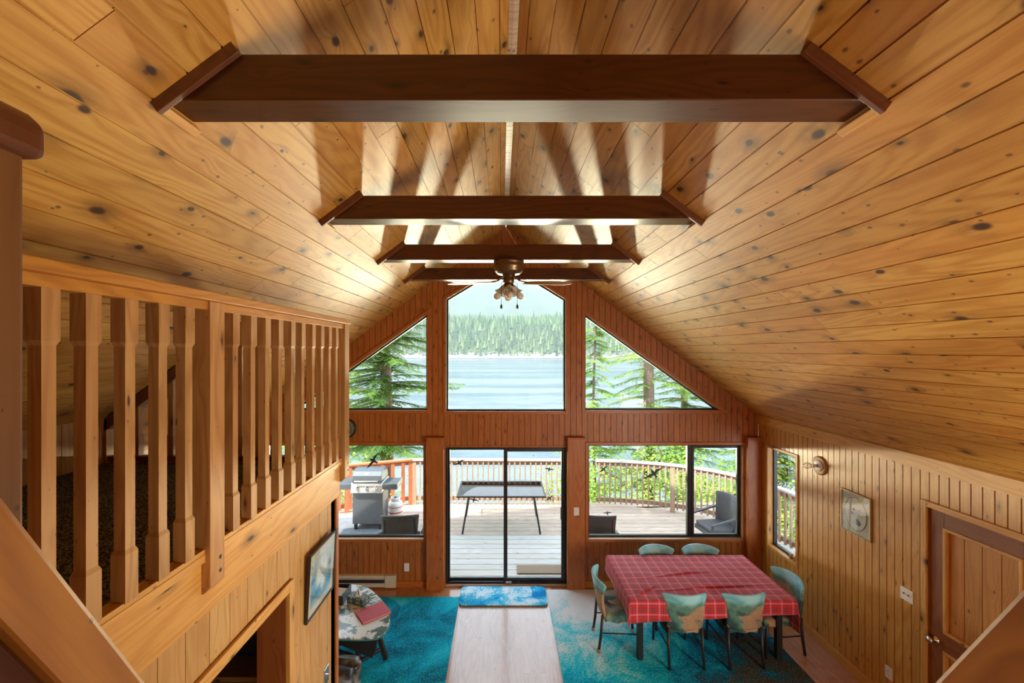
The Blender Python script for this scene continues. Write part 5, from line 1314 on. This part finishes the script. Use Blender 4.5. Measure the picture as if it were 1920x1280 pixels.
tl = Matrix.Translation((FX, FY, FZ - .20)) @ Matrix.Rotation(R(11), 4, 'X')
for a in (24, -27, 90, 156, 208):
    Mx = tl @ Matrix.Rotation(R(a), 4, 'Z'); Mb = Mx @ Matrix.Rotation(R(9), 4, 'X')
    out = [(.17, -.045), (.30, -.058), (.56, -.066), (.62, -.055), (.655, -.03), (.655, .03), (.62, .055), (.56, .066), (.30, .058), (.17, .045)]
    mb = MB(); mb.prism(out, lambda u, v: Mb @ Vector((u, v, -.02)), lambda u, v: Mb @ Vector((u, v, -.013))); bl = mb.build('blade', M['blade_pale'], fn, bevel=.002)
    mb = MB(); ins = [(.30, -.022), (.54, -.030), (.565, 0), (.54, .030), (.30, .022), (.28, 0)]; mb.prism(ins, lambda u, v: Mb @ Vector((u, v, -.0212)), lambda u, v: Mb @ Vector((u, v, -.0202))); mb.build('cane_insert', M['cane'], bl)
    mb = MB(); mb.beam(Mx @ Vector((.045, 0, .06)), Mx @ Vector((.13, 0, .0)), .03, .012); mb.beam(Mx @ Vector((.12, 0, .002)), Mx @ Vector((.2, 0, -.011)), .05, .008); mb.build('blade_arm', M['brass'], bl, bevel=.002)
for a in (-100, -10, 80, 170):
    Rz = Matrix.Translation((FX, FY, FZ - .205)) @ Matrix.Rotation(R(a + 12), 4, 'Z') @ Matrix.Rotation(R(142), 4, 'Y')
    # local +z points outward and down
    mb = MB(); mb.lathe([(0, .03), (.022, .03), (.026, .075), (.02, .085), (0, .085)], M=Rz, n=16); hd = mb.build('lamp_holder', M['brass'], lk)
    mb = MB(); mb.lathe([(.024, .062), (.031, .075), (.034, .10), (.037, .12), (.046, .142), (.058, .155)], M=Rz, n=32, wob=lambda t_, z: 1 + (.06 * math.cos(6 * t_) if z > .13 else 0)); mb.build('glass_shade', M['frost'], hd)
    mb = MB(); mb.lathe([(0, .08), (.012, .085), (.014, .13), (.022, .15), (.034, .175), (.036, .192), (.030, .21), (.016, .222), (0, .226)], M=Rz, n=22); mb.build('bulb', M['bulb'], hd)
for dx in (-.075, .085):
    mb = MB(); mb.tube([(FX + dx * .5, FY - .05, FZ - .2), (FX + dx, FY - .06, FZ - .23), (FX + dx, FY - .06, FZ - .44)], .0022, 6); ch_ = mb.build('pull_chain', M['black_steel'], fn)
    mb = MB(); mb.lathe([(0, 0), (.010, .004), (.012, .02), (.006, .045), (0, .05)], (FX + dx, FY - .06, FZ - .487), n=14); mb.build('pull_knob', M['black_steel'], ch_)
